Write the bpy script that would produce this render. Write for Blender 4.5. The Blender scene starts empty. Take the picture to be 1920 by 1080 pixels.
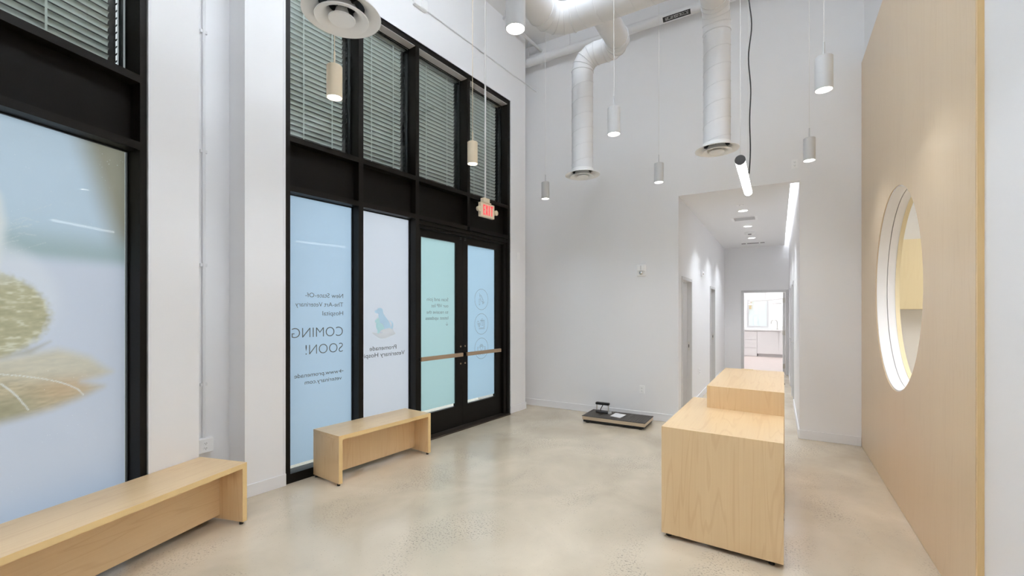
import bpy, bmesh, math, random
import numpy as np
from mathutils import Vector, Matrix
random.seed(7)
R = math.radians
sc = bpy.context.scene
COL = sc.collection

# ------------------------------------------------------------------ camera, world, exposure
cam_d = bpy.data.cameras.new('camera'); cam = bpy.data.objects.new('camera', cam_d); COL.objects.link(cam)
cam.location = (0, 0, 1.57); cam.rotation_euler = (R(90), 0, R(31.035))
cam_d.sensor_width = 36.0; cam_d.lens = 830 / 1920 * 36; cam_d.shift_y = 42 / 1920
cam_d.clip_start = 0.05; cam_d.clip_end = 200
sc.camera = cam
world = bpy.data.worlds.new('world'); sc.world = world; world.use_nodes = True
wb = world.node_tree.nodes['Background']; wb.inputs[0].default_value = (0.90, 0.95, 1.0, 1); wb.inputs[1].default_value = 1.55
PENDANT_W = 24.5
sc.view_settings.view_transform = 'Standard'; sc.view_settings.look = 'None'
sc.view_settings.gamma = 1.0; sc.view_settings.use_curve_mapping = False
sc.view_settings.exposure = 0.10
sc.cycles.use_denoising = True
sc.cycles.max_bounces = 9; sc.cycles.diffuse_bounces = 7; sc.cycles.glossy_bounces = 3
sc.cycles.use_adaptive_sampling = True; sc.cycles.adaptive_threshold = .09; sc.cycles.adaptive_min_samples = 10
sc.cycles.transmission_bounces = 5; sc.cycles.transparent_max_bounces = 8
sc.cycles.sample_clamp_indirect = 14.0; sc.cycles.use_light_tree = False
sc.cycles.caustics_reflective = False; sc.cycles.caustics_refractive = False

# ------------------------------------------------------------------ frames of reference
A2 = R(4.9); C2 = -3.975                       # the storefront wall
N2 = Vector((math.cos(A2), -math.sin(A2), 0)); U2 = Vector((math.sin(A2), math.cos(A2), 0))
FAC = (N2 * C2, math.pi / 2 - A2)              # local x = along wall, y = outward, z = up
A1 = R(-15.354); C1 = -3.2187                  # the picture-window wall
N1 = Vector((math.cos(A1), -math.sin(A1), 0)); U1 = Vector((math.sin(A1), math.cos(A1), 0))
WIN = (N1 * C1, math.pi / 2 - A1)
ID = (Vector((0, 0, 0)), 0.0)
YB = 6.47      # back wall
XR = 0.824     # face of the maple wall
ZC = 5.95      # ceiling
HZ = 3.163     # hall ceiling
XH0, XH1, YE = -1.19, 0.222, 12.65

# ------------------------------------------------------------------ materials
MATS = {}
def new_mat(name):
    m = bpy.data.materials.new(name); m.use_nodes = True
    nt = m.node_tree
    return m, nt, nt.nodes['Principled BSDF']
def pbr(name, col, rough=.5, metal=0., spec=.5, bump=0., bscale=60., vary=0.):
    m, nt, b = new_mat(name)
    b.inputs['Base Color'].default_value = (*col, 1); b.inputs['Roughness'].default_value = rough
    b.inputs['Metallic'].default_value = metal; b.inputs['Specular IOR Level'].default_value = spec
    if bump or vary:
        tc = nt.nodes.new('ShaderNodeTexCoord'); nz = nt.nodes.new('ShaderNodeTexNoise')
        nz.inputs['Scale'].default_value = bscale; nz.inputs['Detail'].default_value = 3
        nt.links.new(tc.outputs['Object'], nz.inputs['Vector'])
        if bump:
            bp = nt.nodes.new('ShaderNodeBump'); bp.inputs['Strength'].default_value = bump; bp.inputs['Distance'].default_value = .002
            nt.links.new(nz.outputs['Fac'], bp.inputs['Height']); nt.links.new(bp.outputs[0], b.inputs['Normal'])
        if vary:
            mx = nt.nodes.new('ShaderNodeMix'); mx.data_type = 'RGBA'
            mx.inputs[6].default_value = (*[c * (1 - vary) for c in col], 1); mx.inputs[7].default_value = (*[min(1, c * (1 + vary)) for c in col], 1)
            nt.links.new(nz.outputs['Fac'], mx.inputs[0]); nt.links.new(mx.outputs[2], b.inputs['Base Color'])
    MATS[name] = m
    return m
def emit(name, col, s):
    m, nt, b = new_mat(name)
    b.inputs['Base Color'].default_value = (.8, .8, .8, 1)
    b.inputs['Emission Color'].default_value = (*col, 1); b.inputs['Emission Strength'].default_value = s
    MATS[name] = m
    return m
def maple(name, axis, light=(.77, .57, .335), dark=(.60, .37, .18), rough=.34, contrast=1.):
    m, nt, b = new_mat(name)
    L = nt.links; N = nt.nodes.new
    tc = N('ShaderNodeTexCoord'); mp = N('ShaderNodeMapping')
    s = [6.5, 6.5, 6.5]; s['xyz'.index(axis)] = .5
    mp.inputs['Scale'].default_value = s
    L.new(tc.outputs['Object'], mp.inputs['Vector'])
    n1 = N('ShaderNodeTexNoise'); n1.inputs['Scale'].default_value = 1.1; n1.inputs['Detail'].default_value = 2; n1.inputs['Distortion'].default_value = .4
    L.new(mp.outputs[0], n1.inputs['Vector'])
    # growth-ring figure: bands cut through a slow noise field
    mul = N('ShaderNodeMath'); mul.operation = 'MULTIPLY'; mul.inputs[1].default_value = 52
    L.new(n1.outputs['Fac'], mul.inputs[0])
    sn = N('ShaderNodeMath'); sn.operation = 'SINE'; L.new(mul.outputs[0], sn.inputs[0])
    pw = N('ShaderNodeMapRange'); pw.inputs['From Min'].default_value = .72; pw.inputs['From Max'].default_value = 1
    L.new(sn.outputs[0], pw.inputs['Value'])
    mp2 = N('ShaderNodeMapping'); s2 = [90, 90, 90]; s2['xyz'.index(axis)] = 2.2; mp2.inputs['Scale'].default_value = s2
    L.new(tc.outputs['Object'], mp2.inputs['Vector'])
    n2 = N('ShaderNodeTexNoise'); n2.inputs['Scale'].default_value = 1.; n2.inputs['Detail'].default_value = 4
    L.new(mp2.outputs[0], n2.inputs['Vector'])
    n3 = N('ShaderNodeTexNoise'); n3.inputs['Scale'].default_value = .8; n3.inputs['Detail'].default_value = 2
    L.new(mp.outputs[0], n3.inputs['Vector'])
    a = N('ShaderNodeMath'); a.operation = 'MULTIPLY'; a.inputs[1].default_value = .24 * contrast; L.new(pw.outputs[0], a.inputs[0])
    c = N('ShaderNodeMath'); c.operation = 'MULTIPLY_ADD'; c.inputs[1].default_value = .42 * contrast; L.new(n2.outputs['Fac'], c.inputs[0]); L.new(a.outputs[0], c.inputs[2])
    d = N('ShaderNodeMath'); d.operation = 'MULTIPLY_ADD'; d.inputs[1].default_value = .38 * contrast; L.new(n3.outputs['Fac'], d.inputs[0]); L.new(c.outputs[0], d.inputs[2])
    e = N('ShaderNodeMath'); e.operation = 'SUBTRACT'; e.inputs[1].default_value = .22 * contrast; e.use_clamp = True; L.new(d.outputs[0], e.inputs[0])
    mx = N('ShaderNodeMix'); mx.data_type = 'RGBA'; mx.inputs[6].default_value = (*light, 1); mx.inputs[7].default_value = (*dark, 1)
    L.new(e.outputs[0], mx.inputs[0]); L.new(mx.outputs[2], b.inputs['Base Color'])
    b.inputs['Roughness'].default_value = rough; b.inputs['Specular IOR Level'].default_value = .45
    MATS[name] = m
    return m
def schlick(nt, r0):
    lw = nt.nodes.new('ShaderNodeLayerWeight'); lw.inputs[0].default_value = .5
    p = nt.nodes.new('ShaderNodeMath'); p.operation = 'POWER'; p.inputs[1].default_value = 5; nt.links.new(lw.outputs['Facing'], p.inputs[0])
    q = nt.nodes.new('ShaderNodeMath'); q.operation = 'MULTIPLY_ADD'; q.inputs[1].default_value = 1 - r0; q.inputs[2].default_value = r0; nt.links.new(p.outputs[0], q.inputs[0])
    return q.outputs[0]
def glass(name, tint=(.93, .96, .95), ior=1.5, boost=1.0):
    m = bpy.data.materials.new(name); m.use_nodes = True; nt = m.node_tree; nt.nodes.clear()
    N = nt.nodes.new; L = nt.links
    o = N('ShaderNodeOutputMaterial'); mx = N('ShaderNodeMixShader'); t = N('ShaderNodeBsdfTransparent'); g = N('ShaderNodeBsdfGlossy')
    fr = schlick(nt, ((ior - 1) / (ior + 1)) ** 2)
    t.inputs[0].default_value = (*tint, 1); g.inputs['Roughness'].default_value = .005; g.inputs[0].default_value = (1, 1, 1, 1)
    mu = N('ShaderNodeMath'); mu.operation = 'MULTIPLY'; mu.inputs[1].default_value = boost; mu.use_clamp = True
    L.new(fr, mu.inputs[0]); L.new(mu.outputs[0], mx.inputs[0]); L.new(t.outputs[0], mx.inputs[1]); L.new(g.outputs[0], mx.inputs[2]); L.new(mx.outputs[0], o.inputs[0])
    MATS[name] = m
    return m
def film(name, col, attr=None, speck=True, gloss=True):
    """printed diffusing window film: daylight comes through it, its inner face is glossy"""
    m = bpy.data.materials.new(name); m.use_nodes = True; nt = m.node_tree; nt.nodes.clear()
    N = nt.nodes.new; L = nt.links
    o = N('ShaderNodeOutputMaterial'); tr = N('ShaderNodeBsdfTranslucent'); df = N('ShaderNodeBsdfDiffuse'); gl = N('ShaderNodeBsdfGlossy')
    gl.inputs['Roughness'].default_value = .01
    ms = N('ShaderNodeMixShader'); ms.inputs[0].default_value = .18
    L.new(tr.outputs[0], ms.inputs[1]); L.new(df.outputs[0], ms.inputs[2])
    if attr:
        at = N('ShaderNodeAttribute'); at.attribute_name = attr; csrc = at.outputs['Color']
    else:
        rg = N('ShaderNodeRGB'); rg.outputs[0].default_value = (*col, 1); csrc = rg.outputs[0]
    if speck:
        tc = N('ShaderNodeTexCoord'); vo = N('ShaderNodeTexVoronoi'); vo.inputs['Scale'].default_value = 42
        L.new(tc.outputs['Object'], vo.inputs['Vector'])
        nz = N('ShaderNodeTexNoise'); nz.inputs['Scale'].default_value = 5; L.new(tc.outputs['Object'], nz.inputs['Vector'])
        mr = N('ShaderNodeMapRange'); mr.inputs['From Min'].default_value = .45; mr.inputs['From Max'].default_value = .7; mr.inputs['To Max'].default_value = .11
        L.new(nz.outputs['Fac'], mr.inputs['Value'])
        lt = N('ShaderNodeMath'); lt.operation = 'LESS_THAN'; L.new(vo.outputs['Distance'], lt.inputs[0]); L.new(mr.outputs[0], lt.inputs[1])
        k = N('ShaderNodeMath'); k.operation = 'MULTIPLY'; k.inputs[1].default_value = .4; L.new(lt.outputs[0], k.inputs[0])
        mx = N('ShaderNodeMix'); mx.data_type = 'RGBA'; mx.inputs[7].default_value = (.95, .97, 1, 1)
        L.new(k.outputs[0], mx.inputs[0]); L.new(csrc, mx.inputs[6]); csrc = mx.outputs[2]
    L.new(csrc, tr.inputs[0]); L.new(csrc, df.inputs[0])
    if gloss:
        fr = schlick(nt, .036)
        m2 = N('ShaderNodeMixShader'); L.new(fr, m2.inputs[0]); L.new(ms.outputs[0], m2.inputs[1]); L.new(gl.outputs[0], m2.inputs[2]); L.new(m2.outputs[0], o.inputs[0])
    else:
        L.new(ms.outputs[0], o.inputs[0])
    MATS[name] = m
    return m
def concrete(name):
    m, nt, b = new_mat(name); L = nt.links; N = nt.nodes.new
    tc = N('ShaderNodeTexCoord')
    def noise(scale, det=4, dist=0., sx=None):
        n = N('ShaderNodeTexNoise'); n.inputs['Scale'].default_value = scale; n.inputs['Detail'].default_value = det; n.inputs['Distortion'].default_value = dist
        if sx:
            mp = N('ShaderNodeMapping'); mp.inputs['Scale'].default_value = sx; L.new(tc.outputs['Object'], mp.inputs['Vector']); L.new(mp.outputs[0], n.inputs['Vector'])
        else:
            L.new(tc.outputs['Object'], n.inputs['Vector'])
        return n.outputs['Fac']
    def rng(v, a, c, lo=0., hi=1.):
        r = N('ShaderNodeMapRange'); r.inputs['From Min'].default_value = a; r.inputs['From Max'].default_value = c
        r.inputs['To Min'].default_value = lo; r.inputs['To Max'].default_value = hi; L.new(v, r.inputs['Value']); return r.outputs[0]
    def mixc(f, a, c):
        x = N('ShaderNodeMix'); x.data_type = 'RGBA'; L.new(f, x.inputs[0])
        for i, v in ((6, a), (7, c)):
            if isinstance(v, tuple): x.inputs[i].default_value = (*v, 1)
            else: L.new(v, x.inputs[i])
        return x.outputs[2]
    def mul(a, c):
        x = N('ShaderNodeMath'); x.operation = 'MULTIPLY'; L.new(a, x.inputs[0])
        if isinstance(c, float): x.inputs[1].default_value = c
        else: L.new(c, x.inputs[1])
        return x.outputs[0]
    cloud = noise(1.3, 5, .5)
    base = mixc(rng(cloud, .32, .68), (.50, .425, .32), (.66, .57, .44))
    base = mixc(mul(rng(noise(3.1, 4, .3, (1, .6, 1)), .5, .75), .35), base, (.46, .40, .32))
    # exposed aggregate in patches: fine dark and pale grains
    patch = rng(noise(1.7, 4, .6, (1.3, .8, 1)), .49, .64)
    g1 = rng(noise(80, 2), .56, .66)
    g2 = rng(noise(80, 2, 0., (1, 1.07, 1)), .60, .67)
    base = mixc(mul(mul(g1, patch), .8), base, (.22, .195, .17))
    base = mixc(mul(mul(g2, patch), .12), base, (.72, .67, .58))
    g3 = rng(noise(75, 2), .68, .74)
    base = mixc(mul(g3, .4), base, (.2, .17, .14))
    L.new(base, b.inputs['Base Color'])
    L.new(rng(noise(2.2, 3), .35, .7, .16, .26), b.inputs['Roughness'])
    b.inputs['Specular IOR Level'].default_value = .6
    bp = N('ShaderNodeBump'); bp.inputs['Strength'].default_value = .04; bp.inputs['Distance'].default_value = .004
    L.new(noise(6, 4), bp.inputs['Height']); L.new(bp.outputs[0], b.inputs['Normal'])
    MATS[name] = m
    return m

pbr('wall', (.85, .85, .86), .55)
pbr('ceiling', (.86, .86, .865), .7)
pbr('base_paint', (.82, .82, .84), .35)
pbr('bronze', (.008, .006, .0042), .5, spec=.25)
pbr('bronze_panel', (.006, .0045, .003), .55, spec=.2)
pbr('threshold', (.085, .062, .046), .35, metal=.6)
pbr('alum', (.72, .73, .75), .22, metal=1.)
pbr('pale_head_strip', (.75, .75, .76), .3)
pbr('slat', (.60, .635, .60), .42)
pbr('black', (.012, .012, .013), .4)
pbr('dark_grey', (.05, .05, .052), .45)
pbr('frame_grey', (.62, .62, .625), .38)
pbr('door_grey', (.70, .70, .705), .4)
pbr('duct', (.76, .76, .77), .42)
pbr('duct_seam', (.69, .69, .70), .45)
pbr('pendant_white', (.60, .60, .60), .5)
pbr('cream_and_cast', (.80, .68, .50), .45)  # tone-mapping cast painted into white pendants and exit sign; grommet truly cream
pbr('cord_white', (.75, .74, .72), .5)
pbr('plate', (.91, .91, .91), .35)
pbr('steel', (.62, .60, .56), .28, metal=1., bump=.02, bscale=90)
pbr('bar_bronze', (.52, .38, .26), .33, metal=.85)
pbr('scale_steel', (.66, .56, .43), .32, metal=.7)
pbr('rubber', (.085, .074, .064), .6, bump=.2, bscale=120)
pbr('paper', (.85, .85, .86), .6)
pbr('exit_red', (.75, .06, .06), .4)
pbr('cabinet_white', (.86, .86, .86), .3)
pbr('vinyl', (.72, .62, .58), .4, vary=.05, bscale=4)
pbr('pavement', (.55, .54, .52), .8, vary=.08, bscale=3)
pbr('clear_gap', (.03, .03, .03), .5)
pbr('print_grey', (.115, .122, .12), .5)
pbr('print_line', (.17, .19, .20), .5)
maple('maple_x', 'x'); maple('maple_y', 'y'); maple('maple_z', 'z')
maple('maple_pale', 'z', (.80, .70, .48), (.72, .60, .38), contrast=.6)
maple('maple_edge', 'x', (.78, .56, .27), (.70, .47, .21), contrast=.5)
maple('maple_wall', 'z', (.70, .545, .365), (.60, .43, .26), rough=.30, contrast=.75)
maple('maple_wall_edge', 'z', (.74, .53, .27), (.62, .41, .18), contrast=.6)
concrete('concrete')
glass('glass', boost=1.3)
glass('glass_clear')
film('film_blue', (.54, .68, .84)); film('film_lilac', (.76, .77, .85)); film('film_teal', (.53, .74, .76)); film('film_sky', (.54, .73, .90))
film('film_print', (1, 1, 1), attr='print')
film('logo_blue', (.72, .90, 1.0), speck=False, gloss=False); film('logo_teal', (.70, .95, .92), speck=False, gloss=False); film('logo_sand', (.98, .96, .93), speck=False, gloss=False)
emit('lens', (1, .97, .92), 14.0)
emit('tube_glow', (1, .99, .97), 5.0)
emit('down_glow', (1, .98, .95), 9.0)
emit('cove_glow', (.95, .99, 1.05), 5.0)
emit('panel_glow', (1, .99, .97), 9.0)
emit('panel_bright', (.97, .99, 1.02), 10.0)
emit('panel_warm', (1, .95, .84), 6.5)
emit('fill_tube_glow', (.90, .985, 1.085), 50.0)  # glow of the added ambient fill tubes
emit('exit_glow', (1, .07, .09), .9).node_tree.nodes['Principled BSDF'].inputs['Base Color'].default_value = (.5, .02, .03, 1)

# ------------------------------------------------------------------ builders
class MB:
    def __init__(s): s.v = []; s.f = []
    def add(s, vs, fs):
        k = len(s.v); s.v += [tuple(p) for p in vs]; s.f += [tuple(i + k for i in q) for q in fs]; return s
    def box(s, x0, x1, y0, y1, z0, z1):
        return s.add([(x0, y0, z0), (x1, y0, z0), (x1, y1, z0), (x0, y1, z0), (x0, y0, z1), (x1, y0, z1), (x1, y1, z1), (x0, y1, z1)],
                     [(0, 3, 2, 1), (4, 5, 6, 7), (0, 1, 5, 4), (1, 2, 6, 5), (2, 3, 7, 6), (3, 0, 4, 7)])
    def prism(s, poly, z0, z1):
        n = len(poly)
        a = sum(poly[i][0] * poly[(i + 1) % n][1] - poly[(i + 1) % n][0] * poly[i][1] for i in range(n))
        if a < 0: poly = poly[::-1]
        vs = [(p[0], p[1], z0) for p in poly] + [(p[0], p[1], z1) for p in poly]
        fs = [tuple(range(n))[::-1], tuple(range(n, 2 * n))] + [(i, (i + 1) % n, n + (i + 1) % n, n + i) for i in range(n)]
        return s.add(vs, fs)
    def lathe(s, prof, c=(0, 0, 0), n=32, axis='z', cap=False):
        """prof: list of (r, h); revolved about the axis through c"""
        vs = []; fs = []
        for r, h in prof:
            for k in range(n):
                t = 2 * math.pi * k / n; a, b = r * math.cos(t), r * math.sin(t)
                vs.append({'z': (c[0] + a, c[1] + b, c[2] + h), 'x': (c[0] + h, c[1] + a, c[2] + b), 'y': (c[0] + b, c[1] + h, c[2] + a)}[axis])
        for j in range(len(prof) - 1):
            for k in range(n):
                fs.append((j * n + k, j * n + (k + 1) % n, (j + 1) * n + (k + 1) % n, (j + 1) * n + k))
        if cap:
            fs.append(tuple(range(n))[::-1]); m = (len(prof) - 1) * n; fs.append(tuple(range(m, m + n)))
        return s.add(vs, fs)
    def cyl(s, c, r, h, n=20, axis='z'):
        return s.lathe([(r, 0), (r, h)], c, n, axis, cap=True)
    def tube(s, pts, r, n=10, cap=True):
        pts = [Vector(p) for p in pts]; vs = []; fs = []; up = None
        for i, p in enumerate(pts):
            d = ((pts[min(i + 1, len(pts) - 1)] - p).normalized() + (p - pts[max(i - 1, 0)]).normalized()).normalized()
            if up is None:
                up = Vector((0, 0, 1)) if abs(d.z) < .9 else Vector((1, 0, 0))
            x = d.cross(up).normalized(); y = x.cross(d).normalized(); up = y
            k = 1.
            if 0 < i < len(pts) - 1:
                k = 1 / max(.5, math.cos(.5 * (pts[i + 1] - p).angle(p - pts[i - 1])))
                bend = ((pts[i + 1] - p).normalized() - (p - pts[i - 1]).normalized())
                bend = bend.normalized() if bend.length > 1e-6 else None
            else:
                bend = None
            for j in range(n):
                t = 2 * math.pi * j / n; o = x * math.cos(t) * r + y * math.sin(t) * r
                if bend is not None: o += bend * (o.dot(bend)) * (k - 1)
                vs.append(p + o)
        for i in range(len(pts) - 1):
            for j in range(n):
                fs.append((i * n + j, i * n + (j + 1) % n, (i + 1) * n + (j + 1) % n, (i + 1) * n + j))
        if cap:
            fs.append(tuple(range(n))[::-1]); m = (len(pts) - 1) * n; fs.append(tuple(range(m, m + n)))
        return s.add(vs, fs)
    def stroke(s, pts, w, d, closed=False):
        """flat line on a window pane: pts are (u, z) at depth d"""
        pts = [Vector(p) for p in pts]; n = len(pts)
        for i in range(n if closed else n - 1):
            a, b = pts[i], pts[(i + 1) % n]; t = b - a
            if t.length < 1e-6: continue
            t.normalize(); nn = Vector((-t.y, t.x)) * w / 2; a = a - t * w * .4; b = b + t * w * .4
            q = [a + nn, b + nn, b - nn, a - nn]
            s.add([(p.x, d, p.y) for p in q], [(0, 1, 2, 3)])
        return s
    def poly(s, pts, d, d2=None):
        n = len(pts)
        s.add([(p[0], d, p[1]) for p in pts], [tuple(range(n))]); return s
    def mesh(s, name):
        me = bpy.data.meshes.new(name); me.from_pydata([tuple(p) for p in s.v], [], s.f); me.update(); return me
    def build(s, name, mat, parent=None, frame=None, smooth=False, bevel=0., flip_fix=True):
        me = s.mesh(name)
        if flip_fix:
            bm = bmesh.new(); bm.from_mesh(me); bmesh.ops.recalc_face_normals(bm, faces=bm.faces); bm.to_mesh(me); bm.free()
        o = link(name, me, mat, parent, frame)
        if smooth:
            me.polygons.foreach_set('use_smooth', [True] * len(me.polygons)); me.set_sharp_from_angle(angle=R(smooth if smooth is not True else 35))
        if bevel:
            b = o.modifiers.new('bevel', 'BEVEL'); b.width = bevel; b.segments = 2; b.limit_method = 'ANGLE'
        return o
def link(name, me, mat, parent=None, frame=None):
    o = bpy.data.objects.new(name, me); COL.objects.link(o)
    if mat: 
        me.materials.clear(); me.materials.append(MATS[mat])
    if frame:
        o.location = frame[0]; o.rotation_euler = (0, 0, frame[1])
    if parent: o.parent = parent
    return o
def empty(name, frame=ID, loc=None):
    o = bpy.data.objects.new(name, None); COL.objects.link(o); o.empty_display_size = .1
    o.location = loc if loc is not None else frame[0]; o.rotation_euler = (0, 0, frame[1]); return o
def tag(o, label, cat, group=None):
    o['label'] = label; o['category'] = cat
    if group: o['group'] = group
    return o
def struct(o, label=None):
    o['kind'] = 'structure'
    if label: o['label'] = label
    return o
def B(*a): return MB().box(*a)
def sheet(u0, u1, d, z0, z1): return MB().add([(u0, d, z0), (u1, d, z0), (u1, d, z1), (u0, d, z1)], [(0, 1, 2, 3)])   # adhesive film

# ------------------------------------------------------------------ the setting: floors, ceilings, walls
struct(MB().prism([(-4.9, -3.3), (4.2, -3.3), (4.2, 12.7), (-4.9, 12.7)], -.08, 0).build('floor', 'concrete'), 'polished beige concrete floor with patches of exposed aggregate')
struct(B(-2.6, 2.2, 12.7, 17.95, -.08, 0).build('floor_treatment_room', 'vinyl'), 'pale pinkish floor of the bright room beyond the hall')
struct(B(-14, -4.9, -8, 14, -.2, -.1).build('floor_pavement', 'pavement'), 'pale pavement outside the storefront')
struct(B(-4.9, 1.0, -3.3, YB + .1, ZC, ZC + .1).build('ceiling', 'ceiling'), 'high white ceiling above the ducts')
m = MB(); m.box(-4.6, XH0, YB, YB + .1, 0, ZC); m.box(XH0, XH1, YB, YB + .1, HZ, ZC); m.box(XH1, 1.0, YB, YB + .1, 0, ZC)
struct(m.build('wall_back', 'wall'), 'white back wall with the hall opening')
m = MB(); m.box(1.683, 2.0235, 0, .3, 0, ZC); m.box(5.443, 5.847, 0, .3, 0, ZC); m.box(2.0235, 5.443, 0, .3, 4.755, ZC)
m.box(1.0, 1.683, .3, .45, 0, ZC); m.box(1.683, 2.0, .3, .45, 0, ZC); m.box(5.5, 6.6, .3, .45, 0, ZC)
struct(m.build('wall_left', 'wall', frame=FAC), 'white wall around the tall dark storefront')
m = MB(); m.box(2.245, 2.611, 0, .3, 0, ZC); m.box(-5.2, .50, 0, .3, 0, ZC); m.box(.50, 2.245, 0, .3, 4.755, ZC)
struct(m.build('wall_near', 'wall', frame=WIN), 'white wall beside the large picture window')
struct(B(-4.9, 1.0, -3.3, -3.2, 0, ZC).build('wall_rear', 'wall'))

def plate_with_hole(x0, x1, y0, y1, z0, z1, cy, cz, r, n=96, angles_extra=True):
    """slab between x0 and x1, rectangle y0..y1 x z0..z1 with a round hole"""
    angs = [2 * math.pi * k / n for k in range(n)]
    for yy in (y0, y1):
        for zz in (z0, z1): angs.append(math.atan2(zz - cz, yy - cy) % (2 * math.pi))
    angs = sorted(set(round(a, 6) for a in angs)); k = len(angs)
    inn = []; out = []
    for a in angs:
        c, s = math.cos(a), math.sin(a); inn.append((cy + r * c, cz + r * s)); t = 1e9
        if abs(c) > 1e-9: t = min(t, ((y1 if c > 0 else y0) - cy) / c)
        if abs(s) > 1e-9: t = min(t, ((z1 if s > 0 else z0) - cz) / s)
        out.append((cy + t * c, cz + t * s))
    m = MB(); vs = []
    for x in (x0, x1):
        vs += [(x, *p) for p in inn]; vs += [(x, *p) for p in out]
    fs = []
    for i in range(k):
        j = (i + 1) % k
        fs += [(i, j, k + j, k + i), (2 * k + i, 3 * k + i, 3 * k + j, 2 * k + j), (i, 2 * k + i, 2 * k + j, j), (k + i, k + j, 3 * k + j, 3 * k + i)]
    return m.add(vs, fs)
CY, CZ, CR = 4.765, 1.746, .838
wr = struct(plate_with_hole(XR + .026, .975, -3.3, YB, 0, ZC, CY, CZ, CR + .012).build('wall_right', 'wall'), 'white wall behind the tall maple panel')
mp_ = struct(plate_with_hole(XR, XR + .0255, 3.016, YB - .002, .004, 4.432, CY, CZ, CR).build('trim_1', 'maple_wall', smooth=30), 'tall maple wall panel with a large round opening')
B(XR + .001, XR + .0255, 2.996, 3.0155, .004, 4.432).build('edge_strip', 'maple_wall_edge', mp_)
# round opening: two lining rings, a fine joint between, and the maple rim on the far side
MB().lathe([(CR - .001, .008), (CR - .012, .008), (CR - .012, .083), (CR + .011, .083)], (XR, CY, CZ), 96, 'x').build('lining_ring', 'base_paint', wr, smooth=30)
MB().lathe([(CR + .011, .088), (CR - .012, .088), (CR - .012, .146), (CR + .011, .146)], (XR, CY, CZ), 96, 'x').build('lining_ring', 'base_paint', wr, smooth=30)
MB().lathe([(CR + .011, .146), (CR - .016, .146), (CR - .016, .178), (CR + .011, .178)], (XR, CY, CZ), 96, 'x').build('rim', 'maple_pale', wr, smooth=30)
# adjoining room seen through the round opening
m = MB(); m.box(.976, 4.1, 7.25, 7.35, 0, 3.2); m.box(4.0, 4.1, 1.6, 7.25, 0, 3.2); m.box(.976, 4.1, 1.5, 1.6, 0, 3.2)
struct(m.build('wall_adjoining_room', 'wall'), 'white walls of the room behind the round opening')
struct(B(.976, 4.1, 1.5, 7.35, 3.1, 3.2).build('ceiling_adjoining_room', 'ceiling'))
cb = empty('wall_cabinet', loc=(1.0, 6.9, 1.583)); tag(cb, 'pale maple wall cabinet seen through the round opening', 'cabinet')
B(0, 1.6, .022, .34, 0, .83).build('body', 'maple_pale', cb)
B(.003, .795, 0, .02, .003, .827).build('door', 'maple_pale', cb); B(.80, 1.597, 0, .02, .003, .827).build('door', 'maple_pale', cb)
def ceil_panel(name, x, y, z, label, sx=.6, sy=1.2, glow='panel_glow'):
    t = empty(name, loc=(x, y, z)); tag(t, label, 'ceiling light')
    m = MB(); m.box(-sx / 2, sx / 2, -sy / 2, -sy / 2 + .03, -.03, 0); m.box(-sx / 2, sx / 2, sy / 2 - .03, sy / 2, -.03, 0); m.box(-sx / 2, -sx / 2 + .03, -sy / 2 + .03, sy / 2 - .03, -.03, 0); m.box(sx / 2 - .03, sx / 2, -sy / 2 + .03, sy / 2 - .03, -.03, 0)
    m.build('frame', 'plate', t)
    B(-sx / 2 + .03, sx / 2 - .03, -sy / 2 + .03, sy / 2 - .03, -.02, -.005).build('diffuser', glow, t)
    return t
ceil_panel('ceiling_light', 2.4, 4.6, 3.1, 'flat ceiling light of the room behind the round opening', 1.2, 2.4, 'panel_warm')

# hall
m = MB()
def seg_wall(m, x0, x1, y0, y1, top, holes):
    y = y0
    for a, b, h in holes:
        m.box(x0, x1, y, a, 0, top); m.box(x0, x1, a, b, h, top); y = b
    m.box(x0, x1, y, y1, 0, top)
LH = [(6.72, 7.50, 2.03), (9.78, 10.52, 2.03)]; RH = [(8.70, 9.60, 2.03), (9.90, 10.80, 2.03)]
seg_wall(m, XH0 - .12, XH0, YB + .1, YE, HZ + .25, LH)
struct(m.build('wall_hall_left', 'wall'), 'white left wall of the hall with two open doorways')
m = MB(); seg_wall(m, XH1, XH1 + .12, YB + .1, YE, HZ + .25, RH)
struct(m.build('wall_hall_right', 'wall'), 'white right wall of the hall')
DX0, DX1, DZ = -.765, .160, 2.03
m = MB(); m.box(-2.6, DX0, YE, YE + .12, 0, 3.5); m.box(DX1, 2.2, YE, YE + .12, 0, 3.5); m.box(DX0, DX1, YE, YE + .12, DZ, 3.5)
struct(m.build('wall_hall_end', 'wall'), 'white wall at the end of the hall')
struct(B(XH0, .13, YB + .1, YE, HZ, HZ + .012).build('ceiling_hall', 'ceiling'), 'low white hall ceiling with a light cove along its right edge')
m = MB(); m.box(XH0, XH1, YB + .1, YE, HZ + .25, HZ + .3); m.box(.118, .13, YB + .1, YE, HZ + .012, HZ + .25)
struct(m.build('ceiling_cove', 'ceiling'))
cv = B(.14, .205, YB + .16, YE - .05, HZ + .20, HZ + .235).build('cove_light', 'cove_glow'); tag(cv, 'long strip of white light in the hall ceiling cove', 'cove light')
# rooms behind the left hall doorways
m = MB(); m.box(-3.2, -3.1, YB + .1, YE, 0, 3.0); m.box(-3.2, XH0 - .12, YE, YE + .1, 0, 3.0); m.box(-3.2, XH0 - .12, 8.6, 8.7, 0, 3.0)
struct(m.build('wall_side_rooms', 'wall'))
struct(B(-3.2, XH0 - .12, YB + .1, YE + .1, 3.0, 3.1).build('ceiling_side_rooms', 'ceiling'))
ceil_panel('ceiling_light', -2.1, 7.5, 3.0, 'flat ceiling light in the side room through the near hall doorway')
ceil_panel('ceiling_light', -2.1, 10.4, 3.0, 'flat ceiling light in the side room through the far hall doorway')

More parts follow.
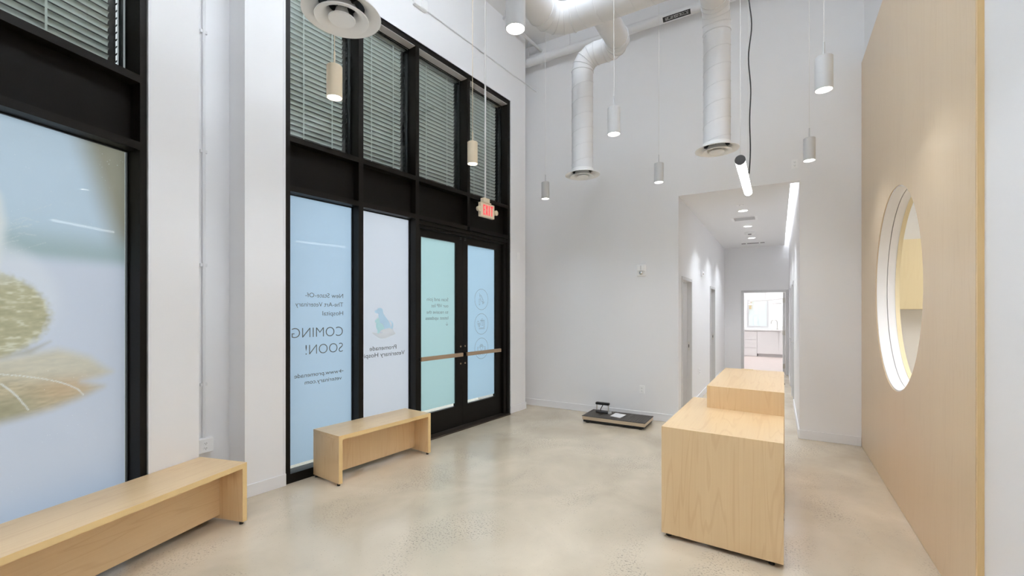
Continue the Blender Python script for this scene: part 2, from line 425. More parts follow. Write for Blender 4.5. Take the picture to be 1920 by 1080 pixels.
n_door = [0]
def hall_frame(x, side, y0, y1, z, depth=.12):
    """hollow-metal frame in a hall side wall; side=+1 hall lies at larger x"""
    n_door[0] += 1
    e = struct(empty('door_%d' % (n_door[0] + 2), loc=(x, (y0 + y1) / 2, 0)))
    h = (y1 - y0) / 2; w = .045; p = .014 * side; dx = -depth * side
    xa, xb = sorted((p, dx - p))
    B(xa, xb, -h - w + .012, -h + .012, 0, z + w - .012).build('jamb', 'frame_grey', e, bevel=.002)
    B(xa, xb, h - .012, h + w - .012, 0, z + w - .012).build('jamb', 'frame_grey', e, bevel=.002)
    B(xa, xb, -h + .012, h - .012, z - .012, z + w - .012).build('head', 'frame_grey', e, bevel=.002)
    xs = sorted((dx * .45, dx * .60))
    m = MB(); m.box(xs[0], xs[1], -h + .012, -h + .026, 0, z - .012); m.box(xs[0], xs[1], h - .026, h - .012, 0, z - .012); m.box(xs[0], xs[1], -h + .026, h - .026, z - .026, z - .012)
    m.build('stop', 'frame_grey', e)
    return e, h
for k, (a, b, z) in enumerate(LH):
    e, h = hall_frame(XH0, 1, a, b, z)
    e['label'] = ['grey metal frame of the near open hall doorway', 'grey metal frame of the far open hall doorway on the left'][k]
    B(-.045, -.018, h - .0135, h - .011, .93, 1.07).build('strike_plate', 'steel', e)
    B(-.036, -.026, h - .0145, h - .012, .98, 1.03).build('latch_hole', 'black', e)
for k, (a, b, z) in enumerate(RH):
    e, h = hall_frame(XH1, -1, a, b, z)
    e['label'] = ['grey framed closed door on the right hall wall, nearer one', 'grey framed closed door on the right hall wall, farther one'][k]
    B(.02, .062, -h + .014, h - .014, .012, z - .014).build('leaf', 'door_grey', e)
    MB().tube([(.02, h - .09, 1.0), (-.02, h - .09, 1.0), (-.02, h - .20, 1.0)], .008).build('handle', 'steel', e, smooth=True)
# end door, frame and open leaf
e = struct(empty('door_7', loc=(DX0, YE, 0)), 'grey door standing open at the end of the hall')
W = DX1 - DX0
for xa, xb in ((-.045, .014), (W - .014, W + .045)): B(xa, xb, -.014, .134, 0, DZ + .045).build('jamb', 'frame_grey', e, bevel=.002)
B(.014, W - .014, -.014, .134, DZ - .014, DZ + .045).build('head', 'frame_grey', e, bevel=.002)
lf = B(W - .062, W - .018, .14, 1.03, .012, DZ - .02).build('leaf', 'door_grey', e)
for z in (.2, 1.02, 1.82): B(W - .066, W - .016, .115, .142, z - .06, z + .06).build('hinge', 'steel', lf)
B(W - .068, W - .062, .93, 1.0, .93, 1.15).build('lock_plate', 'steel', lf)
MB().tube([(W - .062, .965, 1.0), (W - .12, .965, 1.0), (W - .12, .85, 1.0)], .011).build('handle', 'steel', lf, smooth=True)

# treatment room beyond the hall
m = MB(); m.box(-2.6, -.95, 17.85, 17.95, 0, 3.5); m.box(-.30, 2.2, 17.85, 17.95, 0, 3.5); m.box(-.95, -.30, 17.85, 17.95, 0, .98); m.box(-.95, -.30, 17.85, 17.95, 1.95, 3.5)
m.box(-2.7, -2.6, YE, 17.95, 0, 3.5); m.box(2.2, 2.3, YE, 17.95, 0, 3.5); m.box(-2.7, 2.3, 19.4, 19.5, 0, 3.5)
struct(m.build('wall_treatment_room', 'cabinet_white'), 'white walls of the bright room beyond the hall')
struct(B(-2.7, 2.3, YE, 19.5, 3.4, 3.5).build('ceiling_treatment_room', 'ceiling'))
w3 = struct(empty('window_3', loc=(-.95, 17.85, .98)), 'white framed inner window in the room beyond the hall')
for a in ((0, .05, -.02, .08, 0, .97), (.60, .65, -.02, .08, 0, .97), (.05, .60, -.02, .08, 0, .05), (.05, .60, -.02, .08, .92, .97)): B(*a).build('frame', 'frame_grey', w3)
B(.05, .60, .03, .036, .05, .92).build('pane', 'glass_clear', w3)
t = empty('wall_cabinet', loc=(-1.05, 19.0, 1.62)); tag(t, 'small maple cabinet seen through the inner window far beyond the hall', 'cabinet')
B(0, .17, .02, .35, 0, .32).build('body', 'maple_z', t); B(.004, .166, 0, .018, .004, .316).build('door', 'maple_z', t)
t = empty('base_cabinet', loc=(-.62, 17.2, 0)); tag(t, 'white base cabinet under the counter beyond the hall', 'cabinet')
B(0, 1.9, .03, .6, .1, .87).build('body', 'cabinet_white', t); B(.02, 1.88, .08, .55, 0, .1).build('plinth', 'frame_grey', t)
for i in range(3): B(.005 + i * .632, .627 + i * .632, .008, .03, .11, .865).build('door', 'cabinet_white', t)
t = empty('base_cabinet', loc=(-1.35, 17.2, 0)); tag(t, 'low white drawer unit left of the base cabinet beyond the hall', 'cabinet')
B(0, .728, .03, .6, .0, .87).build('body', 'cabinet_white', t)
for z in (.02, .30, .58): B(.005, .722, .008, .03, z, z + .27).build('drawer', 'cabinet_white', t)
ct = B(-1.4, 1.32, 17.16, 17.84, .88, .92).build('countertop', 'plate'); tag(ct, 'pale countertop below the inner window beyond the hall', 'countertop')
ct['label'] = 'long pale countertop below the inner window beyond the hall'
t = empty('faucet', loc=(-.03, 17.6, .92)); tag(t, 'curved chrome tap on the far countertop', 'faucet')
MB().cyl((0, 0, 0), .025, .03).build('base', 'steel', t)
MB().tube([(0, 0, .03), (0, 0, .24)] + [(-.09 + .09 * math.cos(a), 0, .24 + .09 * math.sin(a)) for a in np.linspace(.3, math.pi, 8)] + [(-.18, 0, .19)], .011).build('spout', 'steel', t, smooth=True)
t = empty('exam_light', loc=(-.35, 16.2, 3.4)); tag(t, 'white jointed ceiling exam light in the room beyond the hall', 'exam light')
MB().cyl((0, 0, -.05), .1, .05).build('canopy', 'plate', t)
MB().tube([(0, 0, -.05), (0, 0, -1.5)], .025).build('post', 'plate', t, smooth=True)
MB().tube([(0, 0, -1.5), (.55, 0, -1.44)], .03).build('arm', 'plate', t, smooth=True); MB().tube([(0, 0, -1.5), (-.42, 0, -1.52), (-.45, 0, -1.60)], .028).build('arm', 'plate', t, smooth=True)
MB().lathe([(.02, .1), (.10, .05), (.14, 0), (.13, -.02), (0.001, -.02)], (.30, 0, -1.60), 24).build('lamp_head', 'plate', t, smooth=True)
MB().lathe([(.02, .06), (.06, .03), (.08, 0), (.001, -.01)], (-.42, 0, -1.66), 24).build('lamp_head', 'plate', t, smooth=True)
ceil_panel('ceiling_light', -.3, 14.6, 3.4, 'flat ceiling light near the door of the room beyond the hall', 1.2, 1.2, 'panel_bright')
ceil_panel('ceiling_light', -.3, 16.9, 3.4, 'flat ceiling light above the counter of the room beyond the hall', 1.2, 1.2, 'panel_bright')
ceil_panel('ceiling_light', -.8, 18.6, 3.4, 'flat ceiling light behind the inner window beyond the hall', 1.2, .6, 'panel_bright')

# baseboards
bb = .108; bt = .013
def baseb(name, boxes, frame=None):
    m = MB()
    for b in boxes: m.box(*b)
    return struct(m.build(name, 'base_paint', frame=frame, bevel=.003))
baseb('baseboard_back', [(-4.3, XH0, YB - bt, YB, 0, bb), (XH1, XR - .002, YB - bt, YB, 0, bb)])
baseb('baseboard_left', [(1.683 - .0, 2.0235, -bt, 0, 0, bb), (1.683 - bt, 1.683, -bt, .3, 0, bb), (5.443, 5.847, -bt, 0, 0, bb), (5.847, 5.847 + bt, -bt, .3, 0, bb)], FAC)
baseb('baseboard_recess', [(1.2, 1.683 - bt, .3 - bt, .3, 0, bb)], FAC)
baseb('baseboard_near', [(2.245, 2.611, -bt, 0, 0, bb), (-5.0, .5, -bt, 0, 0, bb)], WIN)
m = []
for lst, x, s in ((LH, XH0, 1), (RH, XH1, -1)):
    y = YB - (bt if s < 0 else 0)
    for a, b, h in lst + [(YE, YE, 0)]:
        xa, xb = sorted((x, x + bt * s)); m.append((xa, xb, y, a - (.04 if a < YE else 0), 0, bb)); y = b + .04
m.append((XH0 + bt, DX0 - .05, YE - bt, YE, 0, bb))
baseb('baseboard_hall', m)
baseb('baseboard_right', [(XR + .026 - bt, XR + .026, -3.2, 2.99, 0, bb)])

# ------------------------------------------------------------------ lettering helpers
def text_geo(s, uR, zb, width, cap, d, mb, mirror=True, thin=0.):
    cu = bpy.data.curves.new('t', 'FONT'); cu.body = s; cu.resolution_u = 4; cu.offset = thin
    o = bpy.data.objects.new('t', cu); COL.objects.link(o)
    dg = bpy.context.evaluated_depsgraph_get(); dg.update()
    me = bpy.data.meshes.new_from_object(o.evaluated_get(dg))
    vs = [v.co.copy() for v in me.vertices]; fs = [tuple(p.vertices) for p in me.polygons]
    bpy.data.objects.remove(o); bpy.data.curves.remove(cu); bpy.data.meshes.remove(me)
    x0 = min(v.x for v in vs); x1 = max(v.x for v in vs)
    sx = width / (x1 - x0); sy = cap / .70
    if mirror: mb.add([(uR - (v.x - x0) * sx, d, zb + v.y * sy) for v in vs], fs)
    else: mb.add([(uR + (v.x - x0) * sx, d, zb + v.y * sy) for v in vs], fs)
    return mb

# ------------------------------------------------------------------ storefront window (four bays, two of them over the doors)
FD = .012                                     # frame face set back from the wall face
ZL0, ZL1, ZM0, ZM1, ZT0, ZT1 = 2.655, 2.708, 3.108, 3.160, 4.700, 4.755
def bay_members(e, u0, u1):
    B(u0, u1, FD, .15, ZT0, ZT1).build('rail', 'bronze', e); B(u0, u1, FD, .15, ZM0, ZM1).build('rail', 'bronze', e); B(u0, u1, FD, .15, ZL0, ZL1).build('rail', 'bronze', e)
    B(u0, u1, .10, .12, ZL1, ZM0).build('spandrel_panel', 'bronze_panel', e)
    B(u0, u1, .128, .134, ZM1, ZT0).build('pane', 'glass', e)
    B(u0, u1, FD + .01, .126, ZT0 - .006, ZT0).build('pale_head_strip', 'pale_head_strip', e)  # pale grey strip under the bronze window head
    B(u0, u1 + (.15 if u0 > 1 else 0), .24, .26, ZM0 - .1, ZT1 + .1).build('daylight_block', 'black', e)  # added unseen black sheet holding back daylight behind the blinds
w2 = struct(empty('window_2', FAC), 'tall dark bronze storefront with blinds above and printed film below')
for a, b, z0 in ((2.0235, 2.072, 0), (2.789, 2.845, 0), (3.564, 3.618, 0), (4.477, 4.531, ZL1), (5.388, 5.443, 0)):
    B(a, b, FD, .15, z0, ZT1).build('mullion', 'bronze', w2)
for a, b in ((2.0235, 5.443),):
    m = MB(); m.box(a - .022, a, -.003, .02, 0, ZT1 + .022); m.box(b, b + .022, -.003, .02, 0, ZT1 + .022); m.box(a, b, -.003, .02, ZT1, ZT1 + .022)
    m.build('corner_bead', 'base_paint', w2, bevel=.003)
BAYS = [(2.072, 2.789), (2.845, 3.564), (3.618, 4.477), (4.531, 5.388)]
for a, b in BAYS: bay_members(w2, a, b)
for i, (a, b) in enumerate(BAYS[:2]):
    B(a, b, FD, .15, 0, .084).build('rail', 'bronze', w2)
    B(a, b, .136, .142, .084, ZL0).build('pane', 'glass_clear', w2)
    f = sheet(a + .006, b - .006, .133, .118, ZL0 - .004).build('film', ['film_blue', 'film_lilac'][i], w2, flip_fix=False)
    m = MB(); m.box(a, a + .008, .118, .136, .084, ZL0); m.box(b - .008, b, .118, .136, .084, ZL0); m.box(a + .008, b - .008, .118, .136, ZL0 - .008, ZL0)
    m.build('gasket', 'black', w2)
    D = .131
    if i == 0:
        m = MB()
        text_geo('New State-Of-', 2.685, 1.698, .405, .044, D, m, thin=-.004); text_geo('The-Art Veterinary', 2.685, 1.608, .503, .044, D, m, thin=-.004); text_geo('Hospital', 2.685, 1.520, .229, .044, D, m, thin=-.004)
        m.build('lettering', 'print_grey', f, flip_fix=False)
        m = MB(); text_geo('COMING', 2.682, 1.309, .535, .097, D, m, thin=-.016); text_geo('SOON!', 2.682, 1.143, .400, .097, D, m, thin=-.016)
        m.build('lettering', 'print_grey', f, flip_fix=False)
        m = MB(); text_geo('www.promenade', 2.632, .928, .460, .040, D, m); text_geo('veterinary.com', 2.669, .858, .395, .040, D, m)
        m.stroke([(2.684, .946), (2.645, .946)], .006, D); m.stroke([(2.660, .961), (2.645, .946), (2.660, .931)], .006, D)
        m.build('lettering', 'print_grey', f, flip_fix=False)
    else:
        m = MB(); text_geo('Promenade', 3.376, 1.126, .368, .048, D, m, thin=.004); text_geo('Veterinary Hospital', 3.499, 1.052, .640, .048, D, m, thin=.004)
        # the last letters run under the frame, as on the pane itself
        m.v = [(max(p[0], 2.853), p[1], p[2]) for p in m.v]
        m.build('lettering', 'print_grey', f, flip_fix=False)
        def smooth_poly(pts, k=6):
            out = []; n = len(pts)
            for q in range(n):
                p0, p1, p2, p3 = (Vector(pts[(q + j - 1) % n]) for j in range(4))
                for s in range(k):
                    t = s / k; out.append(.5 * ((2 * p1) + (p2 - p0) * t + (2 * p0 - 5 * p1 + 4 * p2 - p3) * t * t + (3 * p1 - p0 - 3 * p2 + p3) * t ** 3))
            return out
        def from_px(l): return [(2.839 + .000961 * x + (.000001 * 0), 1.7015 - .000775 * y + .000008 * (x - 300)) for x, y in l]
        dog = [(245, 182), (262, 165), (280, 160), (295, 140), (322, 134), (350, 146), (362, 172), (364, 205), (385, 245), (430, 310), (462, 365), (475, 415), (488, 405), (486, 360), (462, 318), (492, 334), (512, 375), (508, 420), (495, 446), (460, 434), (420, 436), (388, 446), (375, 400), (352, 362), (318, 345), (312, 300), (298, 260), (296, 218), (272, 212), (250, 200)]
        cat = [(288, 268), (298, 290), (306, 282), (314, 316), (318, 345), (352, 368), (372, 405), (380, 440), (340, 455), (318, 478), (312, 498), (282, 498), (284, 460), (262, 405), (268, 355), (248, 330), (258, 306), (278, 290)]
        hand = [(210, 484), (260, 492), (320, 498), (360, 492), (325, 478), (345, 458), (400, 440), (450, 432), (498, 448), (522, 485), (540, 524), (480, 548), (420, 570), (360, 578), (310, 566), (260, 530)]
        for pl, mt in ((dog, 'logo_blue'), (cat, 'logo_teal'), (hand, 'logo_sand')):
            MB().poly(smooth_poly(from_px(pl)), D).build('logo', mt, f, flip_fix=False)
# door surround
B(3.618, 5.388, .035, .15, 2.566, ZL0).build('door_head', 'bronze', w2); B(3.618, 5.388, FD + .006, .035, 2.60, 2.63).build('door_stop', 'bronze', w2)
B(5.318, 5.388, .035, .15, .02, 2.566).build('door_jamb', 'bronze', w2)
B(3.618, 5.388, -.05, .16, 0, .018).build('threshold', 'threshold', w2, bevel=.006)
# the two door leaves
def door_leaf(n, u0, u1, g0, g1, fm, label):
    e = struct(empty('door_%d' % n, FAC), label); d0, d1 = .08, .125
    z0, z1, q0, q1 = .022, 2.562, .293, 2.472
    B(u0, g0, d0, d1, z0, z1).build('stile', 'bronze', e); B(g1, u1, d0, d1, z0, z1).build('stile', 'bronze', e)
    B(g0, g1, d0, d1, z0, q0).build('rail', 'bronze', e); B(g0, g1, d0, d1, q1, z1).build('rail', 'bronze', e)
    B(g0, g1, .104, .110, q0, q1).build('pane', 'glass_clear', e)
    f = sheet(g0 + .004, g1 - .004, .102, q0 + .042, q1 - .003).build('film', fm, e, flip_fix=False)
    # push bar
    a, b = (u0 + .035, u1 - .055) if n == 1 else (u0 + .02, u1 - .075)
    pb = B(a, b, .018, .046, .955, 1.005).build('push_bar', 'bar_bronze', e, bevel=.004)
    B(a + .01, a + .05, .046, .08, .962, .998).build('bracket', 'black', pb); B(b - .05, b - .01, .046, .08, .962, .998).build('bracket', 'black', pb)
    s = u1 - .045 if n == 1 else u0 + .04
    for z in (1.085, .855): MB().cyl((s, .072, z), .011, .008, 14, 'y').build('bolt', 'bar_bronze', e, smooth=True)
    for z in (2.525, 2.545):
        for q in (-.008, .012): MB().cyl((s + q, .077, z), .0035, .003, 8, 'y').build('screw', 'alum', e)
    return e, f
e1, f1 = door_leaf(1, 3.622, 4.459, 3.71, 4.326, 'film_teal', 'left leaf of the dark glazed entrance doors with pale teal film')
e2, f2 = door_leaf(2, 4.463, 5.316, 4.56, 5.176, 'film_sky', 'right leaf of the dark glazed entrance doors with pale blue film')
D = .1003
m = MB()
for s, z, w in (('Scan and join', 1.690, .376), ('our VIP list', 1.609, .302), ('to receive the', 1.528, .382), ('latest updates', 1.452, .398)): text_geo(s, 4.201, z, w, .044, D, m, thin=-.006)
m.stroke([(4.176, 1.417), (4.176, 1.373)], .004, D); m.stroke([(4.196, 1.391), (4.176, 1.373), (4.156, 1.391)], .004, D)
m.build('lettering', 'print_line', f1, flip_fix=False)
def circ(c, r, n=40, a0=0, a1=2 * math.pi): return [(c[0] + r * math.cos(a0 + (a1 - a0) * k / n), c[1] + r * math.sin(a0 + (a1 - a0) * k / n)) for k in range(n + (0 if a1 - a0 > 6.28 else 1))]
def icon(zc, fn):
    m = MB(); m.stroke(circ((4.878, zc), .148, 56), .0042, D, True); fn(m, 4.878, zc); m.build('icon', 'print_line', f2, flip_fix=False)
LW = .0035
def syringe(m, u, z):
    ax = Vector((.55, -.83)).normalized(); nn = Vector((-ax.y, ax.x)); o = Vector((u - .022, z + .045))
    def P(a, b): p = o + ax * a + nn * b; return (p.x, p.y)
    m.stroke([P(-.052, 0), P(-.02, 0)], LW, D); m.stroke([P(-.02, -.008), P(-.02, .008), P(0, .014), P(0, -.014)], LW, D, True)
    m.stroke([P(0, -.019), P(.085, -.019), P(.085, .019), P(0, .019)], LW, D, True)
    m.stroke([P(.085, -.008), P(.108, -.008), P(.108, .008), P(.085, .008)], LW, D, True); m.stroke([P(.108, -.02), P(.108, .02), P(.12, .02), P(.12, -.02)], LW, D, True)
    for a in (.02, .04, .06): m.stroke([P(a, .019), P(a, .006)], LW, D)
    m.stroke([(u - .054, z + .004), (u - .03, z + .004), (u - .034, z - .078), (u - .056, z - .078)], LW, D, True)
def clipboard(m, u, z):
    m.stroke([(u - .03, z + .052), (u + .066, z + .052), (u + .066, z - .07), (u - .05, z - .07), (u - .05, z - .03)], LW, D)
    m.stroke([(u - .015, z + .038), (u + .052, z + .038), (u + .052, z - .056), (u - .036, z - .056)], LW, D)
    m.stroke(circ((u + .012, z + .055), .018, 14), LW, D, True)
    for k in range(3): m.stroke([(u - .005, z + .018 - k * .02), (u + .04, z + .018 - k * .02)], LW, D)
    m.stroke(circ((u - .076, z + .022), .02, 16), LW, D, True); m.stroke(circ((u - .05, z - .004), .014, 14), LW, D, True)
    m.stroke([(u - .076, z + .002), (u - .07, z - .03), (u - .04, z - .034), (u - .03, z - .01), (u - .02, z + .03)], LW, D)
def paw(m, u, z):
    m.stroke(circ((u - .002, z + .002), .026, 18), LW, D, True)
    for a, b in ((-.036, .026), (-.014, .046), (.012, .046), (.034, .026)): m.stroke(circ((u - .002 + a, z + b), .012, 12), LW, D, True)
    for s in (-1, 1):
        m.stroke([(u + s * .085, z + .02), (u + s * .072, z + .022), (u + s * .066, z - .03), (u + s * .03, z - .07), (u + s * .022, z - .10)], LW, D)
        m.stroke([(u + s * .085, z + .02), (u + s * .09, z - .04), (u + s * .06, z - .085), (u + s * .05, z - .105)], LW, D)
icon(1.727, syringe); icon(1.376, clipboard); icon(1.027, paw)

# ------------------------------------------------------------------ picture window with the printed animal photograph
w1 = struct(empty('window_1', WIN), 'large dark framed window with a printed photo of a furry paw')
for a, b in ((2.202, 2.245), (.50, .548)): B(a, b, FD, .15, 0, ZT1).build('mullion', 'bronze', w1)
bay_members(w1, .548, 2.202)
B(.548, 2.202, FD, .15, 0, .084).build('rail', 'bronze', w1)
B(.548, 2.202, .136, .142, .084, ZL0).build('pane', 'glass_clear', w1)
m = MB(); m.box(2.245, 2.267, -.003, .02, 0, ZT1 + .022); m.box(.478, .50, -.003, .02, 0, ZT1 + .022); m.box(.50, 2.245, -.003, .02, ZT1, ZT1 + .022)
m.build('corner_bead', 'base_paint', w1, bevel=.003)
m = MB(); m.box(2.194, 2.202, .118, .136, .084, ZL0); m.box(.548, .556, .118, .136, .084, ZL0); m.box(.556, 2.194, .118, .136, ZL0 - .008, ZL0)
m.build('gasket', 'black', w1)
def print_mesh(u0, u1, z0, z1, nu, nz, d):
    us = np.linspace(u0, u1, nu); zs = np.linspace(z0, z1, nz); U, Z = np.meshgrid(us, zs)
    rng = np.random.RandomState(3)
    def sm(x, a, b): t = np.clip((x - a) / (b - a), 0, 1); return t * t * (3 - 2 * t)
    def vnoise(su, sz, seed):
        r = np.random.RandomState(seed); g = r.rand(80, 80); x = (U * su) % 79; y = (Z * sz) % 79
        i = x.astype(int); j = y.astype(int); fx = x - i; fy = y - j; fx = fx * fx * (3 - 2 * fx); fy = fy * fy * (3 - 2 * fy)
        return (g[j, i] * (1 - fx) + g[j, i + 1] * fx) * (1 - fy) + (g[j + 1, i] * (1 - fx) + g[j + 1, i + 1] * fx) * fy
    def inside(poly, soft):
        sd = np.full(U.shape, 1e9); ins = np.zeros(U.shape, bool); n = len(poly)
        for k in range(n):
            (x0, y0), (x1, y1) = poly[k], poly[(k + 1) % n]
            dx, dy = x1 - x0, y1 - y0; t = np.clip(((U - x0) * dx + (Z - y0) * dy) / (dx * dx + dy * dy), 0, 1)
            sd = np.minimum(sd, np.hypot(U - x0 - t * dx, Z - y0 - t * dy))
            c = ((y0 > Z) != (y1 > Z)) & (U < (x1 - x0) * (Z - y0) / (y1 - y0 + 1e-12) + x0); ins ^= c
        return sm(np.where(ins, sd, -sd), -soft, soft)
    def over(img, a, col): return img * (1 - a[..., None]) + np.array(col) * a[..., None]
    img = np.zeros(U.shape + (3,)) + np.array([.55, .65, .76])
    img = over(img, sm(Z + .2 * U, 2.6, 2.1) * .7, [.44, .56, .60])                       # blurred teal lower in the backdrop
    img = over(img, sm(U * .55 + Z * .2 + .12 * np.sin(Z * 3), 1.1, 1.55) * .25, [.60, .68, .78])
    diag = U + (Z - 2.70) * -.0 - (1.93 + (2.71 - Z) * .31)                               # brown corner: blurred print with the maple wall's reflection painted in
    img = over(img, sm(diag, -.12, .10) * sm(Z, 1.78, 2.1) * .95, [.34, .31, .23])
    img = over(img, sm(Z, 2.10, 1.93) * sm(Z, 1.78, 1.93) * .55, [.34, .42, .40])         # dark line where the backdrop meets the surface
    img = over(img, sm(Z, 1.93, 1.82), [.66, .68, .78])                                   # pale surface
    img = over(img, sm(Z, .75, .25) * .6, [.46, .58, .80])
    # head
    cu, cz = 1.40, 1.545
    fur = vnoise(26, 60, 1) * .5 + vnoise(60, 150, 2) * .3 + vnoise(14, 20, 5) * .35
    edge = (vnoise(70, 70, 8) - .5) * .05
    head = sm(1 - np.hypot((U - cu) / .40, (Z - cz) / .27) + edge, -.05, .09)
    hc = np.array([.52, .47, .31]) * (.72 + .5 * fur)[..., None]
    hc = hc * (1 - sm(fur, .62, .9)[..., None] * .55) + np.array([.80, .78, .68]) * sm(fur, .62, .9)[..., None] * .55
    img = img * (1 - head[..., None]) + hc * head[..., None]
    img = over(img, head * sm(Z - (U - 1.4) * .25, 1.62, 1.80) * .75, [.74, .74, .72])
    halo = sm(1 - np.hypot((U - 1.46) / .42, (Z - 1.62) / .40), 0, .25) * (1 - head) * sm(Z, 1.35, 1.5)
    img = over(img, halo * .55, [.80, .80, .85])
    # white ear
    img = over(img, inside([(1.2, 2.40), (1.50, 2.32), (1.575, 2.20), (1.60, 2.05), (1.575, 1.85), (1.54, 1.72), (1.2, 1.7)], .03), [.78, .79, .80])
    # foreleg and paw
    arm = [(.9, 1.33), (1.571, 1.308), (1.704, 1.322), (1.826, 1.338), (1.90, 1.312), (1.988, 1.272), (2.107, 1.164), (2.05, 1.142), (1.95, 1.125), (2.061, 1.075), (1.932, 1.022), (1.801, .985), (1.681, .965), (1.571, .955), (.9, .93)]
    am = inside(arm, .04); f2 = vnoise(20, 90, 11) * .6 + vnoise(50, 170, 12) * .4
    base = np.array([.60, .50, .35]) * (.72 + .5 * f2)[..., None]
    lit = sm(Z + .28 * (U - 1.6), 1.13, 1.27)[..., None]
    base = base * (1 - lit * .6) + np.array([.74, .70, .62]) * lit * .6
    org = np.exp(-(((U - 1.87) / .15) ** 2 + ((Z - 1.10) / .07) ** 2))[..., None] * .6
    base = base * (1 - org) + np.array([.66, .43, .26]) * org
    drk = (sm(Z - (U - 1.6) * .12, 1.14, 1.02) * sm(U, 1.80, 1.62))[..., None] * .7
    base = base * (1 - drk) + np.array([.38, .35, .235]) * drk
    img = img * (1 - am[..., None]) + base * am[..., None]
    img = over(img, inside([(.9, 1.33), (1.4, 1.305), (1.70, 1.322), (1.79, 1.385), (1.60, 1.31), (1.3, 1.28), (.9, 1.28)], .02) * .6, [.42, .36, .24])
    # whiskers and stray hairs
    def hair(p, w, col, a):
        nonlocal img
        P = [Vector(q) for q in p]; dm = np.full(U.shape, 1e9)
        pts = []
        for k in range(len(P) - 1):
            for t in np.linspace(0, 1, 12): pts.append(P[k].lerp(P[k + 1], t))
        for q in pts: dm = np.minimum(dm, np.hypot(U - q.x, Z - q.y))
        img = over(img, (1 - sm(dm, w * .5, w * 1.6)) * a, col)
    hair([(1.45, 1.23), (1.571, 1.221), (1.66, 1.20), (1.751, 1.171), (1.83, 1.14), (1.878, 1.113), (1.925, 1.08), (1.954, 1.04)], .0032, [.84, .83, .82], .9)
    hair([(1.50, 1.20), (1.579, 1.167), (1.62, 1.12), (1.647, 1.081), (1.692, 1.002)], .0038, [.84, .83, .81], .9)
    for k in range(10):
        u0_, z0_ = 1.58 + rng.rand() * .05, 1.80 + rng.rand() * .3; L = .06 + rng.rand() * .14
        hair([(u0_, z0_), (u0_ + L * .6, z0_ + L * .35), (u0_ + L, z0_ + L * (.2 + rng.rand() * .6))], .0022, [.80, .80, .78], .3)
    img = np.clip(img, 0, 1)
    me = bpy.data.meshes.new('film'); vs = [(float(a), d, float(b)) for a, b in zip(U.ravel(), Z.ravel())]
    fs = [(j * nu + i, j * nu + i + 1, (j + 1) * nu + i + 1, (j + 1) * nu + i) for j in range(nz - 1) for i in range(nu - 1)]
    me.from_pydata(vs, [], fs); me.update()
    ca = me.color_attributes.new('print', 'FLOAT_COLOR', 'POINT')
    buf = np.ones((nu * nz, 4), np.float32); buf[:, :3] = img.reshape(-1, 3); ca.data.foreach_set('color', buf.ravel())
    return me
fo = link('film', print_mesh(.556, 2.188, .10, ZL0 - .004, 300, 420, .133), 'film_print', w1)
fo['label'] = 'printed film with a soft photo of a furry animal and its paw'

# ------------------------------------------------------------------ venetian blinds in the five upper bays
def slat_mesh():
    m = MB(); w = .035; n = 4; t = R(60); pr = []
    for k in range(n + 1):
        q = k / n - .5; bow = .006 * (1 - (2 * q) ** 2); y = q * w; pr.append((y * math.cos(t) + bow * math.sin(t), -y * math.sin(t) + bow * math.cos(t)))
    vs = [(x, y, z) for x in (-.5, .5) for y, z in pr]
    m.add(vs, [(k, k + 1, n + 2 + k, n + 1 + k) for k in range(n)]); me = m.mesh('slat')
    me.polygons.foreach_set('use_smooth', [True] * len(me.polygons)); return me
SLAT = slat_mesh()
def blind(frame, a, b, label):
    t = tag(empty('venetian_blind', frame), label, 'blind', 'blinds in the upper storefront bays')
    B(a + .01, b - .01, .155, .215, 4.640, 4.695).build('headrail', 'alum', t)
    s0, s1 = a + .02, b - .075; z = 4.62; k = 0
    while z > 3.17:
        o = bpy.data.objects.new('slat', SLAT); COL.objects.link(o); o.parent = t; o.location = ((s0 + s1) / 2, .19, z); o.scale = (s1 - s0, 1, 1)
        o.rotation_euler = (R(random.uniform(-4, 4)), 0, 0)
        z -= .0485; k += 1
    if not SLAT.materials: SLAT.materials.append(MATS['slat'])
    B(b - .028, b - .012, .150, .17, 3.165, 4.64).build('guide_rail', 'dark_grey', t)
    for u in (s0 + (s1 - s0) * .30, s0 + (s1 - s0) * .78): B(u - .006, u + .006, .157, .158, 3.17, 4.64).build('ladder_tape', 'slat', t)
    m = MB(); q = 3.19
    while q < 4.62:
        m.add([(b - .058, .16, q), (b - .052, .16, q - .004), (b - .036, .165, q + .022), (b - .042, .165, q + .026)], [(0, 1, 2, 3)]); q += .0485
    o = m.build('slat_clip', 'alum', t, flip_fix=False); o['kind'] = 'stuff'
    return t
for (a, b), l in zip(BAYS, ('grey slatted blind in the upper bay above the COMING SOON film', 'grey slatted blind in the upper bay above the lilac logo film', 'grey slatted blind in the upper bay above the left door leaf', 'grey slatted blind in the upper bay above the right door leaf')):
    blind(FAC, a, b, l)
blind(WIN, .548, 2.202, 'grey slatted blind above the picture window at far left')

